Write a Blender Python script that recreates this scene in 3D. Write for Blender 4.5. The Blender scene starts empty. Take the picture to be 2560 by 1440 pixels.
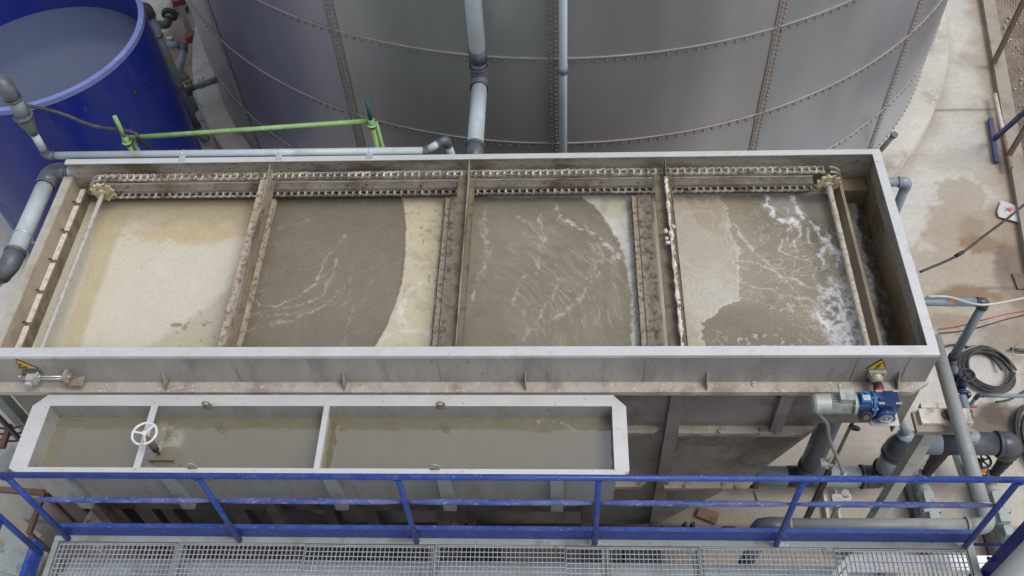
import bpy, math, random
import numpy as np
from mathutils import Vector, Matrix
random.seed(7)
R_ = math.radians
PI = math.pi
SC = bpy.context.scene
COL = SC.collection

# ------------------------------------------------------------------ camera
F_PX, PITCH, ROLL, YAW = 2385.80, 0.912701, 0.0723849, 0.0844546      # focal length for a 2560 px wide frame
CAM_H = 9.9
def cam_basis():
    F = np.array([0, math.cos(PITCH), -math.sin(PITCH)]); R = np.array([1., 0, 0])
    c, s = math.cos(YAW), math.sin(YAW)
    M = np.array([[c, -s, 0], [s, c, 0], [0, 0, 1]])
    F = M @ F; R = M @ R; D = np.cross(F, R)
    c, s = math.cos(ROLL), math.sin(ROLL)
    return c*R + s*D, -s*R + c*D, F
CR, CD, CF = cam_basis()
CC = np.array([0, 0, CAM_H])
cam = bpy.data.cameras.new('camera'); camo = bpy.data.objects.new('camera', cam); COL.objects.link(camo)
cam.sensor_width = 36; cam.lens = F_PX/2560*36; cam.clip_end = 500; cam.clip_start = 0.05
m = Matrix.Identity(4)
for i in range(3):
    m[i][0] = CR[i]; m[i][1] = -CD[i]; m[i][2] = -CF[i]; m[i][3] = CC[i]
camo.matrix_world = m
SC.camera = camo
def at(x, y, z=None, Y=None, X=None):
    """surveyed point: where the sight line through photo point (x, y) meets a known height / plane"""
    r = (x-1280)/F_PX*CR + (y-720)/F_PX*CD + CF
    if z is not None: t = (z-CAM_H)/r[2]
    elif Y is not None: t = Y/r[1]
    else: t = X/r[0]
    p = CC + r*t
    return Vector((float(p[0]), float(p[1]), float(p[2])))

# ------------------------------------------------------------------ world, sun, exposure
SUN_EL, SUN_AZ = 62.0, 108.0
w = bpy.data.worlds.new('World'); SC.world = w; w.use_nodes = True
nt = w.node_tree; bg = nt.nodes['Background']
sky = nt.nodes.new('ShaderNodeTexSky'); sky.sky_type = 'NISHITA'; sky.sun_disc = False
sky.sun_elevation = R_(SUN_EL); sky.sun_rotation = R_(SUN_AZ); sky.dust_density = 3.0; sky.air_density = 1.0
hs = nt.nodes.new('ShaderNodeHueSaturation'); hs.inputs['Saturation'].default_value = 0.48
nt.links.new(sky.outputs[0], hs.inputs['Color']); nt.links.new(hs.outputs[0], bg.inputs['Color'])
bg.inputs['Strength'].default_value = 0.15
sl = bpy.data.lights.new('sun', 'SUN'); sl.energy = 0.9; sl.angle = R_(24); sl.color = (1, .985, .965)
so = bpy.data.objects.new('sun', sl); COL.objects.link(so)
az = R_(SUN_AZ); el = R_(SUN_EL)
sd = Vector((math.sin(az)*math.cos(el), math.cos(az)*math.cos(el), math.sin(el)))   # towards the sun
so.rotation_euler = sd.to_track_quat('Z', 'Y').to_euler()
SC.view_settings.view_transform = 'Standard'; SC.view_settings.look = 'None'
SC.view_settings.exposure = 0.42; SC.view_settings.gamma = 1.0

# ------------------------------------------------------------------ colours and materials
K = 1.25
def s2l(c): c = c/255.; return c/12.92 if c <= .04045 else ((c+.055)/1.055)**2.4
def C(r, g, b, k=K): return (min(s2l(r)/k, .92), min(s2l(g)/k, .92), min(s2l(b)/k, .92), 1.0)
MATS = {}
def mat(name, col, rough=.5, metal=0., var=.12, scale=5., dirt=None, damt=0., dscale=2.5, bump=0., bscale=80., stretch=(1,1,1), attr=None, spec=.5, ior=None, dirt2=None, d2amt=0., coat=0., rand=0.):
    if name in MATS: return MATS[name]
    mt = bpy.data.materials.new(name); mt.use_nodes = True; MATS[name] = mt
    n = mt.node_tree.nodes; L = mt.node_tree.links
    b = n['Principled BSDF']
    tc = n.new('ShaderNodeTexCoord'); mp = n.new('ShaderNodeMapping'); mp.inputs['Scale'].default_value = stretch
    L.new(tc.outputs['Object'], mp.inputs['Vector'])
    def noise(sc, det=6, rgh=.6, vec=None):
        t = n.new('ShaderNodeTexNoise'); t.inputs['Scale'].default_value = sc; t.inputs['Detail'].default_value = det; t.inputs['Roughness'].default_value = rgh
        L.new(vec or mp.outputs[0], t.inputs['Vector']); return t
    def mrange(src, a, c_, lo, hi):
        q = n.new('ShaderNodeMapRange'); q.inputs['From Min'].default_value = a; q.inputs['From Max'].default_value = c_
        q.inputs['To Min'].default_value = lo; q.inputs['To Max'].default_value = hi; L.new(src, q.inputs['Value']); return q.outputs[0]
    if attr:
        a = n.new('ShaderNodeAttribute'); a.attribute_name = attr; base = a.outputs['Color']
    else:
        rgb = n.new('ShaderNodeRGB'); rgb.outputs[0].default_value = tuple(col) if len(col) == 4 else (*col, 1); base = rgb.outputs[0]
    if var:
        nz = noise(scale); h = n.new('ShaderNodeHueSaturation'); L.new(base, h.inputs['Color'])
        L.new(mrange(nz.outputs[0], .25, .75, 1-var*1.6, 1+var*1.6), h.inputs['Value']); base = h.outputs[0]
    rsrc = None
    if dirt:
        nd = noise(dscale, 10, .68); msk = mrange(nd.outputs[0], .62-damt*.35, .70-damt*.2, 0, 1)
        mx = n.new('ShaderNodeMix'); mx.data_type = 'RGBA'; L.new(msk, mx.inputs[0]); L.new(base, mx.inputs[6]); mx.inputs[7].default_value = dirt
        base = mx.outputs[2]; rsrc = mrange(msk, 0, 1, rough, min(1, rough+.35))
    if dirt2:
        nd = noise(dscale*9, 6, .7); msk = mrange(nd.outputs[0], .66-d2amt*.3, .70-d2amt*.3, 0, .85)
        mx = n.new('ShaderNodeMix'); mx.data_type = 'RGBA'; L.new(msk, mx.inputs[0]); L.new(base, mx.inputs[6]); mx.inputs[7].default_value = dirt2
        base = mx.outputs[2]
    L.new(base, b.inputs['Base Color'])
    b.inputs['Metallic'].default_value = metal; b.inputs['Roughness'].default_value = rough
    b.inputs['Specular IOR Level'].default_value = spec
    if ior: b.inputs['IOR'].default_value = ior
    if rand:
        oi = n.new('ShaderNodeObjectInfo'); h = n.new('ShaderNodeHueSaturation'); L.new(base, h.inputs['Color']); L.new(mrange(oi.outputs['Random'], 0, 1, 1-rand, 1+rand), h.inputs['Value']); L.new(h.outputs[0], b.inputs['Base Color'])
    if coat: b.inputs['Coat Weight'].default_value = coat
    if rsrc is not None: L.new(rsrc, b.inputs['Roughness'])
    if bump:
        nb = noise(bscale, 5, .6); bp = n.new('ShaderNodeBump'); bp.inputs['Strength'].default_value = 1; bp.inputs['Distance'].default_value = bump
        L.new(nb.outputs[0], bp.inputs['Height']); L.new(bp.outputs[0], b.inputs['Normal'])
    return mt
STEEL   = mat('stainless_steel', C(176,174,170), .42, .45, .08, 1.6, C(160,153,144), .34, .9, .0008, 60, (2.6,2.6,.7), dirt2=C(134,126,118), d2amt=.10)
STEELTOP= mat('stainless_top_lit', C(224,224,222), .36, .42, .05, 3.0, C(206,203,198), .34, 2.4, .0006, 40, (1,1.6,1), dirt2=C(160,152,142), d2amt=.08)  # lighter copy of the plain steel: sky light on the rims put into its colour
STEELDIRT = mat('stained_steel', C(176,168,156), .5, .3, .12, 2.0, C(118,102,84), .45, 1.4, .0015, 50, (1,1,2.2), dirt2=C(96,78,60), d2amt=.25)
STEELWET = mat('wet_sludge_wall', C(150,132,106), .45, 0, .2, 3, C(110,92,68), .45, 1.5, .003, 40, (1,1,.6), dirt2=C(150,128,96), d2amt=.05)
BODY    = mat('hopper_steel', C(150,145,140), .42, .55, .12, 1.3, C(116,106,98), .35, .9, .0008, 40)
FLIGHT  = mat('scraper_plate', C(128,116,96), .5, .1, .12, 8, C(104,92,72), .45, 7, .001, 60, dirt2=C(166,150,126), d2amt=.08)
FLIGHTC = mat('crusted_scraper_plate', C(186,172,150), .6, 0, .10, 12, C(124,106,82), .44, 20, .002, 60, dirt2=C(206,192,170), d2amt=.2)
FOAMED  = mat('foam_crust', C(220,214,202), .85, 0, .10, 14, C(184,172,150), .35, 16, .006, 50)
CHAINM  = mat('chain_link', C(206,202,190), .5, 0, .16, 14, C(120,108,88), .45, 12, .001, 90, rand=.35)
CHAINW  = mat('sprocket_crust', C(208,200,164), .7, 0, .12, 18, C(140,118,76), .55, 12, .006, 60)
SHAFTM  = mat('shaft_limescale', C(194,188,174), .6, .1, .12, 24, C(160,146,124), .4, 30, .002, 90)
SHAFTS  = mat('shaft_smooth', C(190,186,178), .4, .2, .08, 14, C(166,156,140), .3, 12, .001, 90)
BLUEP   = mat('blue_paint', C(30,62,142), .40, 0, .16, 9, C(58,78,144), .40, 7, .0008, 60, dirt2=C(150,164,200), d2amt=.16)
NAVYP   = mat('navy_paint', C(32,38,110), .45, 0, .10, 6, C(44,48,112), .35, 4, .0005, 60)
TANKB   = mat('blue_tank_plastic', C(14,38,132), .36, 0, .14, 1.2, C(36,48,120), .30, .8, .0, 30, (1,1,.5), spec=.6, dirt2=C(58,72,140), d2amt=.08)
TANKRIM = mat('blue_tank_rim', C(116,130,190), .45, 0, .1, 8, C(140,152,204), .3, 6)
CYAN    = mat('light_grey_pvc', C(178,190,194), .38, 0, .05, 3, C(160,168,168), .3, 2.5, dirt2=C(130,134,130), d2amt=.05)
PVCM    = mat('mid_grey_pvc', C(138,152,160), .4, 0, .08, 3, C(124,136,142), .3, 2.5, dirt2=C(160,160,150), d2amt=.08)
PVCG    = mat('warm_grey_pvc', C(150,154,150), .4, 0, .06, 3, C(136,138,132), .3, 2.5)
PVCD    = mat('dark_grey_fitting', C(84,88,96), .4, 0, .12, 5, C(104,104,104), .3, 6)
PVCB    = mat('blue_grey_pvc', C(126,140,150), .36, 0, .06, 2, C(114,128,138), .3, 1.5, stretch=(1,1,.3))
CHARC   = mat('charcoal_pipe', C(66,70,80), .35, 0, .12, 4, C(88,88,88), .25, 5)
BLACK   = mat('black_rubber', C(44,42,44), .55, 0, .15, 10, C(84,78,72), .35, 8)
HOSE    = mat('dusty_black_hose', C(56,55,57), .6, 0, .2, 10, C(92,88,84), .4, 8)
GREEN   = mat('green_scaffold_paint', C(134,172,104), .5, 0, .12, 10, C(160,190,136), .35, 6, dirt2=C(78,88,62), d2amt=.22)
TEAL    = mat('teal_scaffold_paint', C(34,82,86), .5, 0, .2, 10)
WHITEP  = mat('white_paint', C(222,222,220), .5, 0, .06, 6, C(186,180,170), .3, 5, dirt2=C(150,140,126), d2amt=.12)
OLDWHITE= mat('weathered_white', C(214,208,196), .7, 0, .1, 12, C(170,160,146), .4, 8, .002, 60)
RUST    = mat('rust', C(150,96,62), .8, 0, .25, 20, C(96,58,40), .5, 12, .003, 60)
BROWNP = mat('shaded_brown_steel', C(84,74,70), .6, 0, .15, 6)  # brown steel darkened to stand in for shade under the tank
BROWNST = mat('brown_primer_steel', C(116,88,80), .6, 0, .15, 6, C(116,86,76), .4, 4)
GREYST  = mat('grey_painted_steel', C(150,156,152), .5, .0, .08, 4, C(130,132,126), .35, 3, dirt2=C(98,98,92), d2amt=.1)
DARKST  = mat('dark_steel', C(104,96,92), .55, .3, .15, 3, C(80,72,66), .4, 2)
GRATM   = mat('galvanised_steel', C(186,190,196), .4, .25, .08, 10, C(160,160,160), .3, 8)
ALU     = mat('aluminium_paint', C(178,182,174), .45, .1, .06, 8, C(150,150,140), .3, 8)
CASTG   = mat('pump_grey_paint', C(168,178,174), .45, .0, .1, 10, C(116,122,118), .35, 8)
GBLUE   = mat('gearbox_blue_paint', C(44,72,120), .35, .1, .12, 10, C(30,44,84), .3, 12)
GBLUEL  = mat('light_gearbox_blue', C(50,110,160), .35, .1, .1, 10)
BRIGHT  = mat('bright_metal', C(214,214,214), .3, .6, .06, 10)
LABELW  = mat('white_sticker', C(226,230,232), .5, 0, .04, 10)
REDD    = mat('faded_red', C(150,80,70), .6, 0, .15, 10)
RED     = mat('red_plastic', C(214,66,52), .4, 0, .1, 10)
ORANGE  = mat('orange_sticker', C(236,136,44), .5, 0, .08, 10)
YELLOW  = mat('sign_yellow', C(214,170,52), .5, 0, .06, 8, C(190,150,60), .2, 8)
INK     = mat('sign_black', C(30,26,22), .6, 0, 0)
CONC    = mat('concrete', C(188,184,174), .85, 0, .06, 1.6, C(170,162,148), .35, 1.1, .002, 40, dirt2=C(204,202,196), d2amt=.12)
KERBM   = mat('kerb_concrete', C(164,156,142), .9, 0, .08, 2.5, C(140,130,116), .4, 1.5, .003, 40)
WOOD    = mat('brown_board', C(150,122,98), .8, 0, .15, 6, C(120,96,76), .4, 5)
BAGM    = mat('plastic_bag', C(206,204,204), .4, 0, .1, 20)
CABLEW  = mat('pale_cable', C(196,196,186), .5, 0, .08, 8)
CABLEG  = mat('grey_cable', C(150,150,146), .5, 0, .1, 8)
CABLER  = mat('red_cable', C(176,84,66), .6, 0, .12, 8)

# ------------------------------------------------------------------ mesh builder
class MB:
    def __init__(s): s.v = []; s.f = []; s.sm = []; s.mi = []
    def add(s, vs, fs, smooth=False, mi=0):
        o = len(s.v); s.v += [tuple(float(c) for c in v) for v in vs]
        for f in fs: s.f.append(tuple(i+o for i in f)); s.sm.append(smooth); s.mi.append(mi)
        return s
    def box(s, x0, x1, y0, y1, z0, z1, mi=0):
        x0, x1 = sorted((x0, x1)); y0, y1 = sorted((y0, y1)); z0, z1 = sorted((z0, z1))
        vs = [(x0,y0,z0),(x1,y0,z0),(x1,y1,z0),(x0,y1,z0),(x0,y0,z1),(x1,y0,z1),(x1,y1,z1),(x0,y1,z1)]
        return s.add(vs, [(0,3,2,1),(4,5,6,7),(0,1,5,4),(1,2,6,5),(2,3,7,6),(3,0,4,7)], mi=mi)
    def beam(s, p0, p1, w, h, up=(0,0,1), mi=0):
        p0, p1 = Vector(p0), Vector(p1); d = (p1-p0).normalized(); u = Vector(up)
        if abs(d.dot(u)) > .98: u = Vector((0,1,0))
        a = d.cross(u).normalized()*w/2; b = a.cross(d).normalized()*h/2
        vs = [p0-a-b, p0+a-b, p0+a+b, p0-a+b, p1-a-b, p1+a-b, p1+a+b, p1-a+b]
        return s.add(vs, [(0,1,2,3),(7,6,5,4),(0,4,5,1),(1,5,6,2),(2,6,7,3),(3,7,4,0)], mi=mi)
    def prism(s, poly, axis, a0, a1, mi=0):
        """poly: 2D points; axis: 0,1,2 = extrusion axis"""
        n = len(poly); vs = []
        for a in (a0, a1):
            for p in poly:
                q = [p[0], p[1]]; q.insert(axis, a); vs.append(q)
        fs = [tuple(range(n)), tuple(range(2*n-1, n-1, -1))] + [(i, i+n, (i+1) % n+n, (i+1) % n) for i in range(n)]
        return s.add(vs, fs, mi=mi)
    def tube(s, pts, r, seg=12, cap=True, closed=False, mi=0):
        P = [Vector(p) for p in pts]; n = len(P)
        rs = r if isinstance(r, (list, tuple)) else [r]*n
        T = []
        for i in range(n):
            a = P[i-1] if (i > 0 or closed) else P[i]; b = P[(i+1) % n] if (i < n-1 or closed) else P[i]
            d = (b-a); T.append(d.normalized() if d.length > 1e-9 else Vector((0,0,1)))
        u = Vector((0,0,1)) if abs(T[0].z) < .9 else Vector((1,0,0))
        u = (u - T[0]*u.dot(T[0])).normalized(); vs = []
        for i in range(n):
            u = (u - T[i]*u.dot(T[i])).normalized(); v = T[i].cross(u)
            for k in range(seg):
                a = 2*PI*k/seg; vs.append(P[i] + (u*math.cos(a)+v*math.sin(a))*rs[i])
        fs = []
        for i in range(n if closed else n-1):
            j = (i+1) % n
            for k in range(seg):
                l = (k+1) % seg; fs.append((i*seg+k, i*seg+l, j*seg+l, j*seg+k))
        s.add(vs, fs, True, mi)
        if cap and not closed:
            o = len(s.v)-n*seg
            s.f.append(tuple(o+k for k in range(seg-1, -1, -1))); s.sm.append(False); s.mi.append(mi)
            s.f.append(tuple(o+(n-1)*seg+k for k in range(seg))); s.sm.append(False); s.mi.append(mi)
        return s
    def cyl(s, p0, p1, r, seg=20, r1=None, mi=0): return s.tube([p0, p1], [r, r if r1 is None else r1], seg, mi=mi)
    def lathe(s, prof, p0, d, seg=24, mi=0, smooth=True):
        """prof: [(along, radius)...] closed off at both ends"""
        d = Vector(d).normalized(); p0 = Vector(p0)
        for (a, ra), (b, rb) in zip(prof, prof[1:]):
            s.tube([p0+d*a, p0+d*(b if abs(b-a) > 1e-5 else a+1e-5)], [ra, rb], seg, cap=False, mi=mi)
        for i, rev in ((0, 1), (-1, 0)):
            u = Vector((0,0,1)) if abs(d.z) < .9 else Vector((1,0,0)); u = (u-d*u.dot(d)).normalized(); v = d.cross(u)
            c = p0+d*prof[i][0]; r = prof[i][1]
            if r < 1e-4: continue
            ring = [c+(u*math.cos(2*PI*k/seg)+v*math.sin(2*PI*k/seg))*r for k in range(seg)]
            s.add(ring, [tuple(range(seg))[::-1] if rev else tuple(range(seg))], mi=mi)
        return s
    def torus(s, c, nrm, R, r, seg=32, ts=10, mi=0):
        c = Vector(c); d = Vector(nrm).normalized(); u = Vector((0,0,1)) if abs(d.z) < .9 else Vector((1,0,0)); u = (u-d*u.dot(d)).normalized(); v = d.cross(u)
        return s.tube([c+(u*math.cos(2*PI*k/seg)+v*math.sin(2*PI*k/seg))*R for k in range(seg)], r, ts, closed=True, mi=mi)
    def ball(s, c, r, sx=1, sy=1, sz=1, seg=12, mi=0):
        c = Vector(c); vs = [c+Vector((0,0,r*sz))]; h = seg//2
        for i in range(1, h):
            t = PI*i/h
            for k in range(seg): a = 2*PI*k/seg; vs.append(c+Vector((math.sin(t)*math.cos(a)*r*sx, math.sin(t)*math.sin(a)*r*sy, math.cos(t)*r*sz)))
        vs.append(c-Vector((0,0,r*sz))); fs = [(0, 1+k, 1+(k+1) % seg) for k in range(seg)]
        for i in range(h-2):
            for k in range(seg): a = 1+i*seg+k; b = 1+i*seg+(k+1) % seg; fs.append((a, a+seg, b+seg, b))
        o = 1+(h-2)*seg; fs += [(o+k, len(vs)-1, o+(k+1) % seg) for k in range(seg)]
        return s.add(vs, fs, True, mi)
def rnd(p0, p1, r, n=7):
    """fillet arc points for corner p1 coming from direction etc. handled in path()"""
def path(pts, rb, n=7):
    P = [Vector(p) for p in pts]; out = [P[0]]
    for i in range(1, len(P)-1):
        a, b, c = P[i-1], P[i], P[i+1]
        d0 = (a-b).normalized(); d1 = (c-b).normalized(); ang = d0.angle(d1)
        t = min(rb/math.tan(ang/2) if ang > .05 else 0, (a-b).length*.49, (c-b).length*.49)
        q0 = b+d0*t; q1 = b+d1*t
        for k in range(n+1):
            u = k/n; out.append(q0*(1-u)**2 + b*2*u*(1-u) + q1*u*u)
    out.append(P[-1]); return out
def smoothpath(pts, n=6):
    P = [Vector(p) for p in pts]; P = [P[0]*2-P[1]]+P+[P[-1]*2-P[-2]]; out = []
    for i in range(1, len(P)-2):
        for k in range(n):
            t = k/n; a, b, c, d = P[i-1], P[i], P[i+1], P[i+2]
            out.append(.5*((2*b)+(c-a)*t+(2*a-5*b+4*c-d)*t*t+(3*b-a-3*c+d)*t**3))
    out.append(P[-2]); return out
def tag(o, label=None, cat=None, group=None, kind=None):
    if label: o['label'] = label
    if cat: o['category'] = cat
    if group: o['group'] = group
    if kind: o['kind'] = kind
    return o
def thing(name, loc, label, cat, group=None):
    o = bpy.data.objects.new(name, None); COL.objects.link(o); o.location = Vector(loc); o.empty_display_size = .1
    return tag(o, label, cat, group)
def root_of(p):
    v = Vector((0,0,0))
    while p is not None: v += Vector(p.location); p = p.parent
    return v
def obj(name, mb, mats, parent=None, label=None):
    """one mesh object; vertices are given in world coordinates and re-centred on the object's own origin"""
    V = np.array(mb.v, dtype=float)
    if parent is None:
        org = Vector(((V[:,0].min()+V[:,0].max())/2, (V[:,1].min()+V[:,1].max())/2, V[:,2].min()))
    else:
        org = Vector(V.mean(axis=0).tolist())
    V = V-np.array(org)
    me = bpy.data.meshes.new(name); me.from_pydata(V.tolist(), [], mb.f)
    me.polygons.foreach_set('use_smooth', mb.sm)
    if not isinstance(mats, (list, tuple)): mats = [mats]
    for m_ in mats: me.materials.append(m_)
    me.polygons.foreach_set('material_index', mb.mi)
    me.update()
    o = bpy.data.objects.new(name, me); COL.objects.link(o)
    if parent is not None:
        o.parent = parent; o.location = org-root_of(parent)
    else: o.location = org
    if label: o['label'] = label
    return o
def copy_tree(o, parent=None):
    c = o.copy(); COL.objects.link(c); c.parent = parent
    for ch in list(o.children): copy_tree(ch, c)
    return c
def dup(root, delta, label, group=None):
    c = copy_tree(root); c.location = Vector(root.location)+Vector(delta); c['label'] = label
    if group: c['group'] = group
    return c

def pipe_run(name, label, cat, pts, r, m_pipe, m_fit=None, rb=None, ends=(0, 0), coup=(), group=None, bolts=False):
    """pipe thing: straight sections, elbows (fatter sockets) and couplings are parts"""
    P = [Vector(p) for p in pts]; rb = rb or r*2.2; m_fit = m_fit or m_pipe
    root = thing(name, P[0], label, cat, group)
    cut = []
    for i in range(1, len(P)-1):
        a, b, c = P[i-1], P[i], P[i+1]; d0 = (a-b).normalized(); d1 = (c-b).normalized(); ang = d0.angle(d1)
        t = min(rb/math.tan(ang/2), (a-b).length*.48, (c-b).length*.48); cut.append(t)
        q0, q1 = b+d0*t, b+d1*t; so_ = min(r*.9, t*.6)
        pp = path([q0+d0*so_, b, q1+d1*so_], rb, 8)
        mb = MB(); mb.tube(pp, r*1.13, 18)
        for q, d in ((q0+d0*so_, d0), (q1+d1*so_, d1)): mb.tube([q-d*r*.35, q], r*1.2, 18)
        obj('elbow', mb, m_fit, root)
    for i in range(len(P)-1):
        a, b = P[i], P[i+1]; d = (b-a).normalized()
        a2 = a+d*(cut[i-1] if i > 0 else 0); b2 = b-d*(cut[i] if i < len(P)-2 else 0)
        if (b2-a2).length > .01:
            obj('pipe_section', MB().tube([a2, b2], r, 18), m_pipe, root)
    for (p, d) in coup:
        p = Vector(p); d = Vector(d).normalized()
        mb = MB(); mb.tube([p-d*r*.9, p+d*r*.9], r*1.15, 18)
        obj('coupling', mb, m_fit, root)
    return root
def cable(name, label, pts, r, m_, cat='cable', group=None, seg=8, n=6):
    mb = MB().tube(smoothpath(pts, n), r, seg); return tag(obj(name, mb, m_), label, cat, group)

# ------------------------------------------------------------------ numpy noise for painted-in surface colour (foam, scum, stains, and the shade under the tank)
def _h(ix, iy, seed):
    n = (ix.astype(np.int64)*374761393 + iy.astype(np.int64)*668265263 + seed*974711) & 0x7fffffff
    n = ((n ^ (n >> 13))*1274126177) & 0x7fffffff
    return ((n ^ (n >> 16)) & 0xffff)/65535.0
def vn(x, y, seed=0):
    ix = np.floor(x); iy = np.floor(y); fx = x-ix; fy = y-iy
    u = fx**3*(fx*(fx*6-15)+10); v = fy**3*(fy*(fy*6-15)+10)
    a, b, c, d = _h(ix, iy, seed), _h(ix+1, iy, seed), _h(ix, iy+1, seed), _h(ix+1, iy+1, seed)
    return a*(1-u)*(1-v)+b*u*(1-v)+c*(1-u)*v+d*u*v
def fbm(x, y, s=1., seed=0, o=5, g=.55):
    t = 0; a = 1; n = 0
    for i in range(o): t = t+a*vn(x*s, y*s, seed+i*17); n += a; a *= g; s *= 2.03
    return t/n
def ridge(x, y, s, seed, o=4, p=6):
    t = 0; a = 1; n = 0
    for i in range(o): t = t+a*(1-np.abs(2*vn(x*s, y*s, seed+i*31)-1)); n += a; a *= .6; s *= 2.1
    return np.clip(t/n, 0, 1)**p
def sst(e0, e1, x): t = np.clip((x-e0)/(e1-e0), 0, 1); return t*t*(3-2*t)
def mixc(A, c, m): return A*(1-m[:, None])+np.array(c[:3])*m[:, None]
def strokes(X, Y, pts, wd, seed=0, jit=.02):
    xx = X+(fbm(X, Y, 9, seed)-.5)*jit*2; yy = Y+(fbm(X, Y, 9, seed+5)-.5)*jit*2
    d = np.full(X.shape, 9.)
    for a, b in zip(pts, pts[1:]):
        ax, ay, bx, by = a[0], a[1], b[0], b[1]; L = (bx-ax)**2+(by-ay)**2+1e-9
        t = np.clip(((xx-ax)*(bx-ax)+(yy-ay)*(by-ay))/L, 0, 1)
        d = np.minimum(d, np.hypot(xx-ax-t*(bx-ax), yy-ay-t*(by-ay)))
    v = .35+1.5*sst(.3, .7, fbm(X, Y, 15, seed+3)); return np.exp(-(d/(wd*v))**2)+.22*np.exp(-(d/(wd*3.2))**2)*sst(.4, .65, fbm(X, Y, 30, seed+7))
def lines(X, Y, sx, sy, seed, w, o=3, lv=(.40, .5, .60)):
    n = fbm(X*sx, Y*sy, 1, seed, o); return np.maximum.reduce([np.exp(-((n-l)/w)**2) for l in lv])
def blob(X, Y, c, rx, ry, seed=0, amt=.35, soft=.12):
    d = np.hypot((X-c[0])/rx, (Y-c[1])/ry)+(fbm(X, Y, 4/max(rx, ry)**.5, seed)-.5)*amt*2
    return 1-sst(1-soft, 1+soft, d)
def sheet(name, x0, x1, y0, y1, z, step, colfn, mat_, parent=None, poly=None):
    nx = int((x1-x0)/step)+1; ny = int((y1-y0)/step)+1
    gx, gy = np.meshgrid(np.linspace(x0, x1, nx), np.linspace(y0, y1, ny))
    X = gx.ravel(); Y = gy.ravel(); res = colfn(X, Y)
    col, dz = res if isinstance(res, tuple) else (res, np.zeros(X.shape))
    o = Vector(((x0+x1)/2, (y0+y1)/2, z))
    co = np.stack([X-o.x, Y-o.y, dz], 1)
    i = np.arange(ny-1)[:, None]*nx+np.arange(nx-1)[None, :]
    f = np.stack([i, i+1, i+nx+1, i+nx], -1).reshape(-1, 4)
    me = bpy.data.meshes.new(name); me.vertices.add(len(co)); me.vertices.foreach_set('co', co.ravel())
    me.loops.add(f.size); me.loops.foreach_set('vertex_index', f.ravel().astype(np.int32))
    me.polygons.add(len(f)); me.polygons.foreach_set('loop_start', (np.arange(len(f))*4).astype(np.int32))
    me.polygons.foreach_set('use_smooth', np.ones(len(f), dtype=bool))
    me.update(calc_edges=True); me.validate()
    a = me.color_attributes.new('Col', 'FLOAT_COLOR', 'POINT')
    a.data.foreach_set('color', np.concatenate([np.clip(col, 0, 1), np.ones((len(col), 1))], 1).ravel())
    me.materials.append(mat_)
    ob = bpy.data.objects.new(name, me); COL.objects.link(ob)
    if parent: ob.parent = parent; ob.location = o-root_of(parent)
    else: ob.location = o
    return ob
def xy(pts, z): return [tuple(at(px, py, z=z))[:2] for px, py in pts]

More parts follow.
